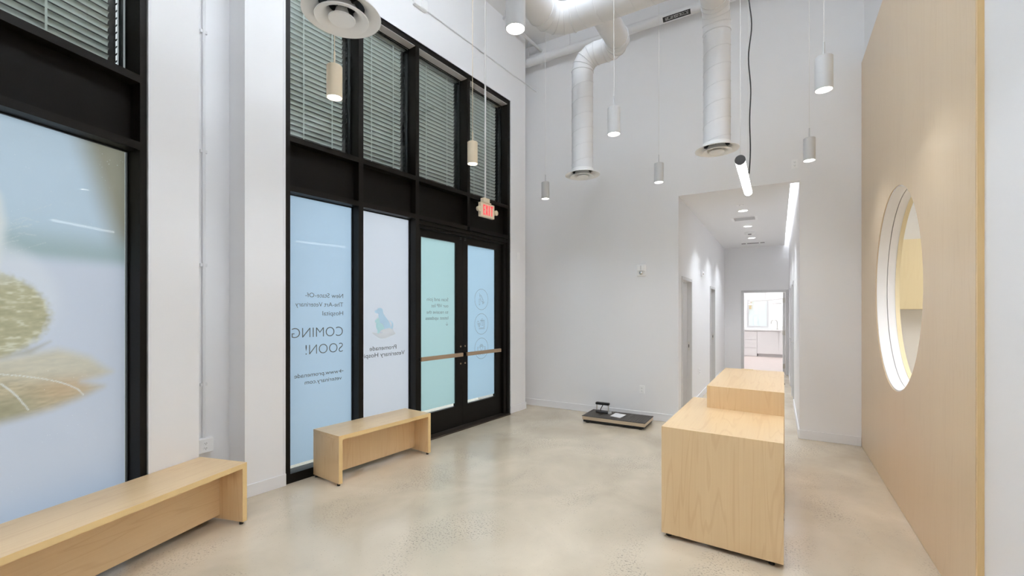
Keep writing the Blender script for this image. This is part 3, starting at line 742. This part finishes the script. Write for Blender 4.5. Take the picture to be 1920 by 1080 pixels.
# ------------------------------------------------------------------ benches
def bench(frame, u0, u1, d0, d1, label, grain_panel, grain_side='maple_z'):
    """u0..u1 along the wall, d0 front .. d1 back (negative = into the room)"""
    t = tag(empty('bench', frame), label, 'bench'); th = .036; z0, z1 = .022, .450
    sy = d0 + .215
    top = MB(); top.prism([(u0, d0), (u1, d0), (u1, d1), (u0, d1)], z1 - th, z1)
    top.build('seat', 'maple_x', t, bevel=.0015)
    B(u0, u0 + th, d0, d1, z0, z1 - th).build('side_panel', grain_side, t, bevel=.0015); B(u1 - th, u1, d0, d1, z0, z1 - th).build('side_panel', grain_side, t, bevel=.0015)
    B(u0 + th, u1 - th, sy, sy + .03, .05, z1 - th).build('inner_panel', grain_panel, t)
    m = MB(); e = .0022
    m.box(u0, u1, d0 - e, d0 - .0002, z1 - th, z1); m.box(u0, u0 + th, d0 - e, d0 - .0002, z0, z1 - th); m.box(u1 - th, u1, d0 - e, d0 - .0002, z0, z1 - th)
    m.build('edge_band', 'maple_edge', t)
    for u in (u0 + .018, u1 - .018):
        for d in (d0 + .03, d1 - .03): MB().cyl((u, d, 0), .014, z0, 14).build('foot', 'black', t)
    return t
bf = Vector((-3.348, 2.578, 0)); q0 = bf.dot(U2); dF = -(bf.dot(N2) - C2)
bench(FAC, q0, q0 + 1.108, dF, -.004, 'shorter maple bench in front of the COMING SOON film', 'maple_z')
bf = Vector((-3.364, 1.791, 0)); q1 = bf.dot(U1); dF = -(bf.dot(N1) - C1)
bench(WIN, q1 - 1.95, q1, dF, -.006, 'long maple bench under the picture window at lower left', 'maple_x')

# ------------------------------------------------------------------ reception desk
t = tag(empty('reception_desk', loc=(0, 0, 0)), 'two-level maple reception desk standing free on the concrete floor', 'desk')
FL, FR, BL = (-.696, 3.172), (.028, 3.138), (-.676, 4.40)
TFL, TFR, TBL, TBR = (-.509, 3.987), (.040, 3.940), (-.495, 5.334), (.050, 5.286)
z1, z2, th = .765, .945, .03
def off(p, dx, dy): return (p[0] + dx, p[1] + dy)
def lin(a, b, t): return (a[0] + (b[0] - a[0]) * t, a[1] + (b[1] - a[1]) * t)
MB().prism([FL, FR, off(FR, 0, th), off(FL, 0, th)], .03, z1).build('front_panel', 'maple_z', t, bevel=.0015)
MB().prism([off(FL, 0, th), off(FR, 0, th), off(TFR, -.004, 0), TFL, lin(TFL, TBL, .307), BL], z1 - th, z1).build('lower_top', 'maple_y', t, bevel=.001)
MB().prism([off(FL, 0, th), off(FL, th, th), off(BL, th, 0), BL], .03, z1 - th).build('side_panel', 'maple_z', t)
MB().prism([off(FR, -th, th), off(FR, 0, th), off(TFR, -.004, 0), off(TFR, -.004 - th, 0)], .03, z1 - th).build('side_panel', 'maple_z', t)
MB().prism([TFL, TFR, off(TFR, 0, th), off(TFL, 0, th)], .03, z2).build('riser_panel', 'maple_z', t, bevel=.0015)
MB().prism([off(TFL, 0, th), off(TFR, 0, th), TBR, TBL], z2 - th, z2).build('upper_top', 'maple_y', t, bevel=.001)
MB().prism([off(TFL, 0, th), off(TFL, th, th), off(TBL, th, 0), TBL], .03, z2 - th).build('side_panel', 'maple_z', t)
MB().prism([off(TFR, -th, th), off(TFR, 0, th), TBR, off(TBR, -th, 0)], .03, z2 - th).build('side_panel', 'maple_z', t)
MB().prism([off(TBL, th, -.06), off(TBR, -th, -.06), off(TBR, -th, -.03), off(TBL, th, -.03)], .2, z2 - th).build('modesty_panel', 'maple_z', t)
for x, y in ((-.655, 3.215), (-.035, 3.18), (-.64, 4.35), (.02, 3.88), (-.46, 5.28), (.02, 5.24)):
    MB().lathe([(.018, 0), (.018, .012), (.010, .016), (.010, .03)], (x, y, 0), 16, cap=True).build('leveling_foot', 'black', t, smooth=True)
MB().prism([(-.335, 5.287), (-.225, 5.282), (-.225, 5.302), (-.335, 5.307)], z2, z2 + .006).build('grommet', 'cream_and_cast', t)

# ------------------------------------------------------------------ platform scale with its display and a sheet of paper
t = tag(empty('platform_scale', loc=(-1.932, 6.08, 0)), 'low black topped steel platform scale on the floor by the back wall', 'scale')
def rel(l): return [(x + 1.932, y - 6.08) for x, y in l]
SQ = rel([(-2.369, 5.838), (-1.491, 5.845), (-1.493, 6.32), (-2.377, 6.31)])
def inset(sq, k): cx = sum(p[0] for p in sq) / 4; cy = sum(p[1] for p in sq) / 4; return [(cx + (p[0] - cx) * k, cy + (p[1] - cy) * k) for p in sq]
MB().prism(inset(SQ, .985), .040, .086).build('skirt', 'scale_steel', t, bevel=.003)
MB().prism(SQ, .086, .092).build('deck', 'rubber', t, bevel=.002)
m = MB()
for k in range(26):
    a = (k + .5) / 26; p = lin(SQ[0], SQ[1], a); q = lin(SQ[3], SQ[2], a); m.box(p[0] - .009, p[0] + .009, p[1] + .012, q[1] - .012, .092, .0945)
o = m.build('deck_rib', 'rubber', t); o['kind'] = 'stuff'
MB().prism(inset(SQ, .955), .012, .040).build('shadow_underframe', 'black', t)  # black base spread wide to stand in for the shadow strip beneath
for p in inset(SQ, .84): MB().cyl((p[0], p[1], 0), .025, .012).build('foot', 'black', t)
t = tag(empty('scale_display', loc=(-2.17, 6.14, .0945)), 'black scale display on a small bracket lying on the platform scale', 'scale display')
m = MB(); m.box(-.10, .10, -.03, .03, .115, .15); m.build('display_head', 'black', t, bevel=.01)
for x in (-.085, .085): B(x - .004, x + .004, -.012, .012, .03, .115).build('bracket', 'steel', t)
m = MB(); m.box(-.09, .09, -.045, .045, 0, .03); m.build('base', 'dark_grey', t, bevel=.008)
MB().tube([(.01, -.02, .115), (.0, -.035, .09), (-.015, -.04, .06), (-.02, -.02, .03)], .006).build('cable', 'black', t, smooth=True)
MB().lathe([(.012, -.012), (.03, -.012), (.03, .012), (.012, .012), (.012, -.012)], (.105, -.01, .014), 18, 'z').build('cable_coil', 'frame_grey', t, smooth=True)
pp = MB().prism([(-2.012, 6.005), (-1.86, 5.96), (-1.84, 6.19), (-2.005, 6.225)], .0945, .0965).build('paper_sheet', 'paper'); tag(pp, 'white sheet of paper lying on the black scale deck', 'paper')

# ------------------------------------------------------------------ pendant lights
def pendant(x, y, label, shade='pendant_white', group='cylinder pendant lights'):
    zb, L, r = 3.05, .222, .052
    t = tag(empty('pendant_light', loc=(x, y, zb)), label, 'pendant light', group)
    MB().lathe([(r - .004, .012), (r - .004, 0), (r, 0), (r, L - .004), (r - .004, L), (.004, L)], n=40).build('shade', shade, t, smooth=30)
    MB().lathe([(.001, .010), (r - .005, .010), (r - .005, .014), (.001, .014)], n=32).build('lens', 'lens', t)
    MB().cyl((0, 0, L), .006, .10, 12).build('stem', shade, t)
    MB().tube([(0, 0, L + .10), (0, 0, ZC - zb - .02)], .0028, 6).build('cord', 'cord_white' if shade == 'pendant_white' else 'cream_and_cast', t)
    MB().lathe([(.005, -.03), (.055, -.022), (.06, 0)], (0, 0, ZC - zb), 24).build('canopy', shade, t, smooth=True)
    ld = bpy.data.lights.new('pendant_lamp', 'SPOT'); ld.energy = PENDANT_W; ld.spot_size = R(140); ld.spot_blend = .9; ld.shadow_soft_size = .045; ld.color = (.91, .985, 1.08)
    lo = bpy.data.objects.new('pendant_lamp', ld); COL.objects.link(lo); lo.parent = t; lo.location = (0, 0, -.004)
    return t
GX = (-2.65, -1.185, .262); GY = (2.005, 3.63, 5.265)
pendant(GX[0], GY[0], 'white cylinder pendant with a painted warm cast, hanging below the big round diffuser, before the first storefront bay', 'cream_and_cast')
pendant(GX[0], GY[1], 'white cylinder pendant with a painted warm cast, hanging just left of the EXIT sign', 'cream_and_cast')
pendant(GX[0], GY[2], 'small white cylinder pendant nearest the corner of storefront and back wall')
pendant(GX[1], GY[0], 'white cylinder pendant cut by the top edge of the picture')
pendant(GX[1], GY[1], 'white cylinder pendant hanging between the two vertical duct drops, nearer one')
pendant(GX[1], GY[2], 'small white cylinder pendant low between the two vertical duct drops')
pendant(GX[2], GY[1], 'large white cylinder pendant beside the top of the maple wall')
pendant(GX[2], GY[2], 'white cylinder pendant above the right side of the hall opening')
hid = 'white cylinder pendant of the same ceiling grid, hanging outside the picture'
pendant(GX[2], GY[0], hid, group='pendants outside the picture')
for y in (.38, -1.25):
    for x in (-2.5, GX[1], GX[2]): pendant(x, y, hid, group='pendants outside the picture')

# ------------------------------------------------------------------ linear tube light over the desk
t = tag(empty('tube_light', loc=(-.268, 4.06, 2.80)), 'slim glowing tube light with a dark end cap hanging over the desk', 'tube light')
LT = 1.17; r = .038
MB().lathe([(r, .012), (r, LT - .012)], (0, 0, 0), 28, 'y').build('diffuser', 'tube_glow', t, smooth=True)
m = MB(); n = 28
for k in range(12):
    a0 = R(-15 + 210 * k / 12); a1 = R(-15 + 210 * (k + 1) / 12); q = r + .0012
    m.add([(q * math.cos(a0), .012, q * math.sin(a0)), (q * math.cos(a1), .012, q * math.sin(a1)), (q * math.cos(a1), LT - .012, q * math.sin(a1)), (q * math.cos(a0), LT - .012, q * math.sin(a0))], [(0, 1, 2, 3)])
m.build('housing', 'frame_grey', t, smooth=True, flip_fix=False)
MB().cyl((0, 0, 0), r + .002, .012, 28, 'y').build('end_cap', 'dark_grey', t); MB().cyl((0, LT - .012, 0), r + .002, .012, 28, 'y').build('end_cap', 'dark_grey', t)
for y in (.02, LT - .05): MB().tube([(0, y, r), (0, y, ZC - 2.8)], .0022, 6).build('suspension_wire', 'cord_white', t)
pts = []
for k in range(60):
    z = .03 + (ZC - 2.8 - .03) * k / 59; w = .012 * math.sin(k * .55) * math.exp(-((k - 30) / 22) ** 2) + .008 * math.sin(k * .21 + 1)
    pts.append((.03 + w + .02 * math.sin(k * .09), .56 + w * .5, z))
MB().tube(pts, .0055, 8).build('power_cord', 'black', t, smooth=True)

# added fill tubes, all round diffusing, hung high out of view for ambient light
def fill_tube(x, y, z=5.78):
    t = tag(empty('tube_light', loc=(x, y, z)), 'added fill tube light hung high, outside the picture', 'tube light', 'added fill tubes outside the picture')
    MB().lathe([(.04, .012), (.04, 1.49)], (0, -.75, 0), 24, 'y').build('diffuser', 'fill_tube_glow', t, smooth=True)
    for yy in (-.75, .738): MB().cyl((0, yy, 0), .042, .012, 24, 'y').build('end_cap', 'dark_grey', t)
    for yy in (-.7, .7): MB().tube([(0, yy, .04), (0, yy, ZC - z)], .0022, 6).build('suspension_wire', 'cord_white', t)
for x, y in ((-1.3, 1.15), (-.3, 2.6), (-1.35, 2.75)): fill_tube(x, y)

# ------------------------------------------------------------------ ductwork
def arc_path(pts, rad, n=4):
    out = [Vector(pts[0])]
    for i in range(1, len(pts) - 1):
        p = Vector(pts[i]); a = (Vector(pts[i - 1]) - p).normalized(); b = (Vector(pts[i + 1]) - p).normalized()
        s, e = p + a * rad, p + b * rad
        c = p + (a + b) * rad
        for k in range(n + 1):
            th_ = math.pi / 2 * k / n; out.append(c - b * rad * math.cos(th_) - a * rad * math.sin(th_))
    out.append(Vector(pts[-1])); return out
ZD = 4.47; YM = 4.05; XM = -1.967
D1 = (-1.926, 4.767); D2 = (-.510, 4.69); D3 = (XM, 1.534); ZDF = 3.124
t = tag(empty('air_duct', loc=(XM, YM, ZD)), 'white painted round spiral ductwork with elbows below the ceiling', 'duct')
O = Vector((XM, YM, ZD))
def duct(name, pts, r, rad, n=4, seg=32, rings=True):
    path = arc_path(pts, rad, n) if rad else [Vector(p) for p in pts]; path = [p - O for p in path]
    o = MB().tube(path, r, seg).build(name, 'duct', t, smooth=13)
    if rings:
        for i in range(1, len(path) - 1):
            d = ((path[i + 1] - path[i]).normalized() + (path[i] - path[i - 1]).normalized()).normalized()
            x = d.orthogonal().normalized(); y = d.cross(x)
            pr = [path[i] + (x * math.cos(a) + y * math.sin(a)) * (r + .0015) * 1.0 for a in np.linspace(0, 2 * math.pi, 33)]
            MB().tube(pr, .005, 6, cap=False).build('gore_seam', 'duct_seam', o, smooth=True)
    return o
def helix(o, a, b, r, pitch):
    a = Vector(a) - O; b = Vector(b) - O; d = (b - a); L = d.length; d.normalize(); x = d.orthogonal().normalized(); y = d.cross(x); k = int(L / pitch * 20)
    MB().tube([a + d * (L * i / k) + (x * math.cos(i * math.pi / 10) + y * math.sin(i * math.pi / 10)) * (r + .0005) for i in range(k + 1)], .0028, 5).build('spiral_seam', 'duct_seam', o, smooth=True)
RM = .14; RB = .121
mo = duct('main_duct', [(XM, -3.2, ZD), (XM, YM, ZD), (-.34, YM, ZD)], RM, .24)
helix(mo, (XM + .26, YM, ZD), (-.35, YM, ZD), RM, .16)
b1 = duct('branch_duct', [(-1.47, YM, ZD), (-1.47, D1[1], ZD), (D1[0], D1[1], ZD), (D1[0], D1[1], ZDF + .062)], RB, .17)
helix(b1, (D1[0], D1[1], ZD - .2), (D1[0], D1[1], ZDF + .05), RB, .17)
b2 = duct('branch_duct', [(D2[0], YM, ZD), (D2[0], D2[1], ZD), (D2[0], D2[1], ZDF + .062)], RB, .22)
helix(b2, (D2[0], D2[1], ZD - .26), (D2[0], D2[1], ZDF + .05), RB, .17)
b3 = duct('branch_duct', [(D3[0], D3[1], ZD), (D3[0], D3[1], ZDF + .062)], RB, 0)
helix(b3, (D3[0], D3[1], ZD - .2), (D3[0], D3[1], ZDF + .05), RB, .17)
for y in (YM - 1.2, YM - 3.5): MB().tube([Vector((XM, y, ZD + RM)) - O, Vector((XM, y, ZC)) - O], .004, 6).build('hanger_rod', 'steel', t)
for x in (-1.2, -.45): MB().tube([Vector((x, YM, ZD + RM)) - O, Vector((x, YM, ZC)) - O], .004, 6).build('hanger_rod', 'steel', t)
def diffuser(p, label):
    t = tag(empty('air_diffuser', loc=(p[0], p[1], ZDF)), label, 'air diffuser', 'round air diffusers on the ducts')
    MB().lathe([(RB + .004, .06), (RB + .004, .035), (.150, .018), (.198, .0), (.197, -.004), (.168, .004), (.135, .022), (RB - .006, .04), (RB - .006, .06)], n=56).build('outer_cone', 'plate', t, smooth=40)
    MB().lathe([(.074, .045), (.088, .018), (.112, -.010), (.136, -.020), (.134, -.025), (.106, -.019), (.080, .006), (.068, .045)], n=48).build('middle_cone', 'plate', t, smooth=40)
    MB().lathe([(.026, .04), (.040, .0), (.068, -.022), (.066, -.029), (.056, -.026), (.001, -.026)], n=40).build('inner_cone', 'plate', t, smooth=40)
    MB().lathe([(.001, .055), (RB - .007, .055)], n=32).build('damper', 'black', t, flip_fix=False)
    m = MB(); m.box(-RB + .01, RB - .01, -.004, .004, .03, .052); m.box(-.004, .004, -RB + .01, RB - .01, .03, .052); m.build('strut', 'dark_grey', t)
diffuser(D3, 'large round white air diffuser cut by the top edge above the storefront')
diffuser(D1, 'round white air diffuser under the left vertical duct near the storefront')
diffuser(D2, 'round white air diffuser under the right vertical duct near the tube light')

# ------------------------------------------------------------------ pipes, conduits, boxes
t = tag(empty('drain_pipe', loc=(-3.6, 6.30, 5.59)), 'thick white pipe with a black label along the top of the back wall', 'pipe')
rp = .062
MB().tube([(-.35, 0, 0), (4.44, 0, 0)], rp, 24).build('pipe', 'duct', t, smooth=True)
m = MB(); a0, a1 = R(200), R(262); xs = (2.245, 2.60)
for k in range(6):
    b0, b1_ = a0 + (a1 - a0) * k / 6, a0 + (a1 - a0) * (k + 1) / 6; q = rp + .0012
    m.add([(xs[0], q * math.cos(b0), q * math.sin(b0)), (xs[1], q * math.cos(b0), q * math.sin(b0)), (xs[1], q * math.cos(b1_), q * math.sin(b1_)), (xs[0], q * math.cos(b1_), q * math.sin(b1_))], [(0, 1, 2, 3)])
lb = m.build('pipe_label', 'black', t, flip_fix=False)
m = MB(); text_geo('AUXILIARY ROOF DRAIN LINE', 0, 0, .30, .036, 0, m, mirror=False)
q = rp + .0024; vs = []
for x, _, z in m.v:
    a = R(244) - z / rp; vs.append((xs[0] + .028 + x, q * math.cos(a), q * math.sin(a)))
m.v = vs; m.build('lettering', 'plate', lb, flip_fix=False)
for x in (.12, .85, 2.9): 
    MB().tube([(x, 0, rp), (x, 0, ZC - 5.59)], .005, 6).build('hanger_rod', 'duct', t)
    MB().lathe([(rp + .002, -.012), (rp + .006, -.012), (rp + .006, .012), (rp + .002, .012)], (x, 0, 0), 24, 'x').build('clamp', 'duct', t)
t = tag(empty('sprinkler_pipe', FAC), 'short white sprinkler pipe end above the storefront behind the top pendant', 'pipe')
MB().tube([(5.15, -.10, 5.83), (6.30, -.10, 5.83)], .024, 16).build('pipe', 'duct', t, smooth=True)
MB().lathe([(.030, 0), (.030, .05)], (5.15, -.10, 5.83), 16, 'x', cap=True).build('end_fitting', 'duct', t, smooth=True)
MB().tube([(5.17, -.10, 5.85), (5.17, -.10, ZC)], .004, 6).build('hanger_rod', 'duct', t)
t = tag(empty('conduit', FAC), 'thin white conduit with a box running along the wall above the storefront', 'conduit')
MB().tube([(2.6, -.012, 5.19), (3.50, -.012, 5.19)], .008, 8).build('tube', 'duct', t, smooth=True); MB().tube([(3.70, -.012, 5.18), (6.15, -.012, 5.18)], .008, 8).build('tube', 'duct', t, smooth=True)
B(3.50, 3.70, -.05, 0, 5.14, 5.26).build('junction_box', 'plate', t, bevel=.008)
B(3.60, 3.675, -.056, -.05, 5.145, 5.255).build('cover_plate', 'plate', t)
t = tag(empty('conduit', FAC), 'vertical white conduit with an outlet box in the wall recess behind the long bench', 'conduit')
uc = 1.485
MB().tube([(uc, .286, .50), (uc, .286, ZC)], .012, 10).build('tube', 'duct', t, smooth=True)
for z in (.95, 1.95, 2.9, 3.9): B(uc - .026, uc + .026, .28, .2998, z - .012, z + .012).build('clip', 'duct', t)
bx = B(uc - .058, uc + .058, .245, .2998, .385, .505).build('outlet_box', 'plate', t, bevel=.006)
def outlet_face(m, u, d, z):
    for s in (-.02, .02): m.lathe([(.0165, 0), (.0165, -.003), (.001, -.003)], (u, d, z + s), 18, 'y')
def outlet_slots(m, u, d, z):
    for s in (-.02, .02):
        m.box(u - .0075, u - .0052, d - .0045, d - .0028, z + s - .004, z + s + .007); m.box(u + .0052, u + .0075, d - .0045, d - .0028, z + s - .004, z + s + .006); m.box(u - .002, u + .002, d - .0045, d - .0028, z + s - .012, z + s - .008)
m = MB(); outlet_face(m, uc, .245, .445); m.build('receptacle', 'plate', bx); m = MB(); outlet_slots(m, uc, .245, .445); m.build('slots', 'dark_grey', bx)
def wall_outlet(x, y, z, label, rot=0.):
    t = tag(empty('wall_outlet', (Vector((x, y, z)), rot)), label, 'outlet')
    B(-.036, .036, -.006, 0, -.058, .058).build('cover_plate', 'plate', t, bevel=.003)
    m = MB(); outlet_face(m, 0, -.006, 0); m.build('receptacle', 'plate', t); m = MB(); outlet_slots(m, 0, -.006, 0); m.build('slots', 'dark_grey', t)
wall_outlet(-1.694, YB, .424, 'white outlet low on the back wall above the platform scale')
wall_outlet(.173, YB, 3.374, 'white outlet high on the back wall above the hall opening')
wall_outlet(XH0, 8.35, .50, 'white outlet low on the left hall wall between the doorways', math.pi / 2)
t = tag(empty('alarm_strobe', loc=(-1.698, YB, 2.151)), 'white fire alarm strobe on the back wall beside the hall opening', 'alarm')
m = MB(); m.box(-.068, .068, -.03, 0, -.085, .085); m.build('housing', 'plate', t, bevel=.012)
m = MB(); m.box(-.055, .055, -.052, -.03, -.01, .075); m.build('horn_grille', 'plate', t, bevel=.008)
B(-.006, .006, -.055, -.052, 0, .065).build('slot', 'frame_grey', t)
MB().lathe([(.030, 0), (.027, -.014), (.015, -.024), (.001, -.026)], (0, -.03, -.040), 20, 'y').build('strobe_lens', 'alum', t, smooth=True)
t = tag(empty('alarm_strobe', (Vector((XH0, 8.58, 2.24)), math.pi / 2)), 'small white alarm strobe high on the left hall wall', 'alarm')
B(-.058, .058, -.03, 0, -.058, .058).build('housing', 'plate', t, bevel=.01); MB().lathe([(.032, 0), (.026, -.016), (.001, -.022)], (0, -.03, 0), 20, 'y').build('strobe_lens', 'alum', t, smooth=True)
t = tag(empty('wall_switch', FAC), 'small white cover plate on the wall pier right of the entrance doors', 'switch')
B(5.62, 5.69, -.006, 0, 2.36, 2.475).build('cover_plate', 'plate', t, bevel=.002); B(5.645, 5.665, -.009, -.006, 2.40, 2.435).build('toggle', 'plate', t)

# exit sign
ue, ze = 4.387, 2.79; t = tag(empty('exit_sign', FAC), 'hanging EXIT sign with red letters and two lamp heads before the doors', 'exit sign')
de = -.30; ew = .283
bd = B(ue, ue + ew, de, de + .045, ze, ze + .183).build('housing', 'cream_and_cast', t, bevel=.004)
m = MB()
def strokebox(a, b, w):  # thick letter strokes in the sign plane
    m.stroke([a, b], w, de - .0025)
lx = [ue + .045 + k * .053 for k in range(4)]; h0, h1 = ze + .026, ze + .158; lw = .019; wl = .036
x = lx[0]; strokebox((x + lw / 2, h0 + .008), (x + lw / 2, h1 - .008), lw)
for z in (h0 + lw / 2, (h0 + h1) / 2, h1 - lw / 2): strokebox((x + .008, z), (x + wl - .004, z), lw * .85)
x = lx[1]; strokebox((x + .004, h0 + .008), (x + wl - .0, h1 - .008), lw); strokebox((x + wl - .0, h0 + .008), (x + .004, h1 - .008), lw)
x = lx[2]; strokebox((x + wl / 2, h0 + .008), (x + wl / 2, h1 - .008), lw)
x = lx[3]; strokebox((x + wl / 2, h0 + .008), (x + wl / 2, h1 - .008), lw); strokebox((x - .002, h1 - lw / 2), (x + wl + .002, h1 - lw / 2), lw * .85)
m.build('lettering', 'exit_glow', bd, flip_fix=False)
uc_ = ue + .115
B(uc_ - .06, uc_ + .06, de - .01, de + .055, ze + .195, ze + .25).build('junction_box', 'cream_and_cast', t, bevel=.006); B(uc_ - .075, uc_ + .085, de - .012, de + .058, ze + .183, ze + .195).build('canopy_plate', 'cream_and_cast', t)
MB().tube([(uc_, de + .022, ze + .25), (uc_, de + .022, ZC)], .011, 12).build('stem', 'cord_white', t, smooth=True)
for s, u in ((-1, ue - .018), (1, ue + ew + .022)):
    MB().tube([(u - s * .02, de + .022, ze + .105), (u, de + .022, ze + .10)], .010, 8).build('lamp_arm', 'cream_and_cast', t)
    MB().lathe([(.012, .045), (.030, .03), (.036, -.005), (.034, -.012), (.028, -.006), (.001, -.004)], (u + s * .012, de, ze + .09), 24, 'y').build('lamp_head', 'cream_and_cast', t, smooth=True)

# ------------------------------------------------------------------ hall ceiling fittings
def downlight(x, y, label):
    t = tag(empty('downlight', loc=(x, y, HZ)), label, 'downlight', 'round downlights in the hall ceiling')
    MB().lathe([(.085, 0), (.085, -.004), (.068, -.006), (.066, -.001)], n=32).build('trim_ring', 'plate', t, smooth=True)
    MB().lathe([(.001, -.002), (.066, -.002)], n=32).build('lens', 'down_glow', t, flip_fix=False)
    ld = bpy.data.lights.new('downlight_lamp', 'SPOT'); ld.energy = 98; ld.spot_size = R(110); ld.spot_blend = .7; ld.shadow_soft_size = .05; ld.color = (.93, .98, 1.05)
    lo = bpy.data.objects.new('downlight_lamp', ld); COL.objects.link(lo); lo.parent = t; lo.location = (0, 0, -.012)
downlight(-.485, 7.96, 'round hall downlight nearest the hall opening'); downlight(-.496, 9.47, 'middle round downlight in the hall ceiling'); downlight(-.501, 11.05, 'farthest round downlight in the hall ceiling')
t = tag(empty('sprinkler_cover', loc=(-.50, 7.50, HZ)), 'small round white sprinkler cover on the hall ceiling near the opening', 'sprinkler')
MB().lathe([(.001, -.008), (.05, -.008), (.056, 0)], n=28).build('cover', 'plate', t, smooth=True); MB().cyl((0, 0, -.012), .008, .005).build('centre', 'frame_grey', t)
t = tag(empty('ceiling_vent', loc=(-.503, 8.67, HZ)), 'rectangular grey vent grille in the hall ceiling', 'vent')
m = MB(); m.box(-.20, .20, -.17, -.14, -.006, 0); m.box(-.20, .20, .14, .17, -.006, 0); m.box(-.20, -.16, -.14, .14, -.006, 0); m.box(.16, .20, -.14, .14, -.006, 0); m.build('frame', 'plate', t)
B(-.16, .16, -.14, .14, -.002, 0).build('backing', 'frame_grey', t)
for k in range(9): B(-.16, .16, -.128 + k * .031, -.118 + k * .031, -.008, -.002).build('louver', 'frame_grey', t)
t = tag(empty('smoke_detector', loc=(-.499, 10.27, HZ)), 'round white smoke detector on the hall ceiling', 'detector')
MB().lathe([(.10, 0), (.10, -.02), (.085, -.035), (.06, -.05), (.001, -.052)], n=32).build('housing', 'plate', t, smooth=True); B(-.03, .03, -.075, -.055, -.052, -.04).build('sensor_window', 'dark_grey', t)
t = tag(empty('ceiling_vent', loc=(-.514, 11.9, HZ)), 'narrow slotted vent at the far end of the hall ceiling', 'vent')
B(-.26, .26, -.06, .06, -.005, 0).build('frame', 'plate', t)
for a, b in ((-.24, -.15), (-.12, .12), (.15, .24)): B(a, b, -.04, .04, -.009, -.005).build('slot', 'dark_grey', t)
t = tag(empty('door_stop', loc=(.10, 11.0, 0)), 'small dark floor stop at the far right of the hall', 'door stop')
MB().lathe([(.022, 0), (.022, .02), (.014, .03), (.001, .03)], n=16).build('base', 'dark_grey', t, smooth=True)
for n in ('lens', 'down_glow', 'exit_glow'): MATS[n].cycles.emission_sampling = 'NONE'   # their spot lamps carry the light
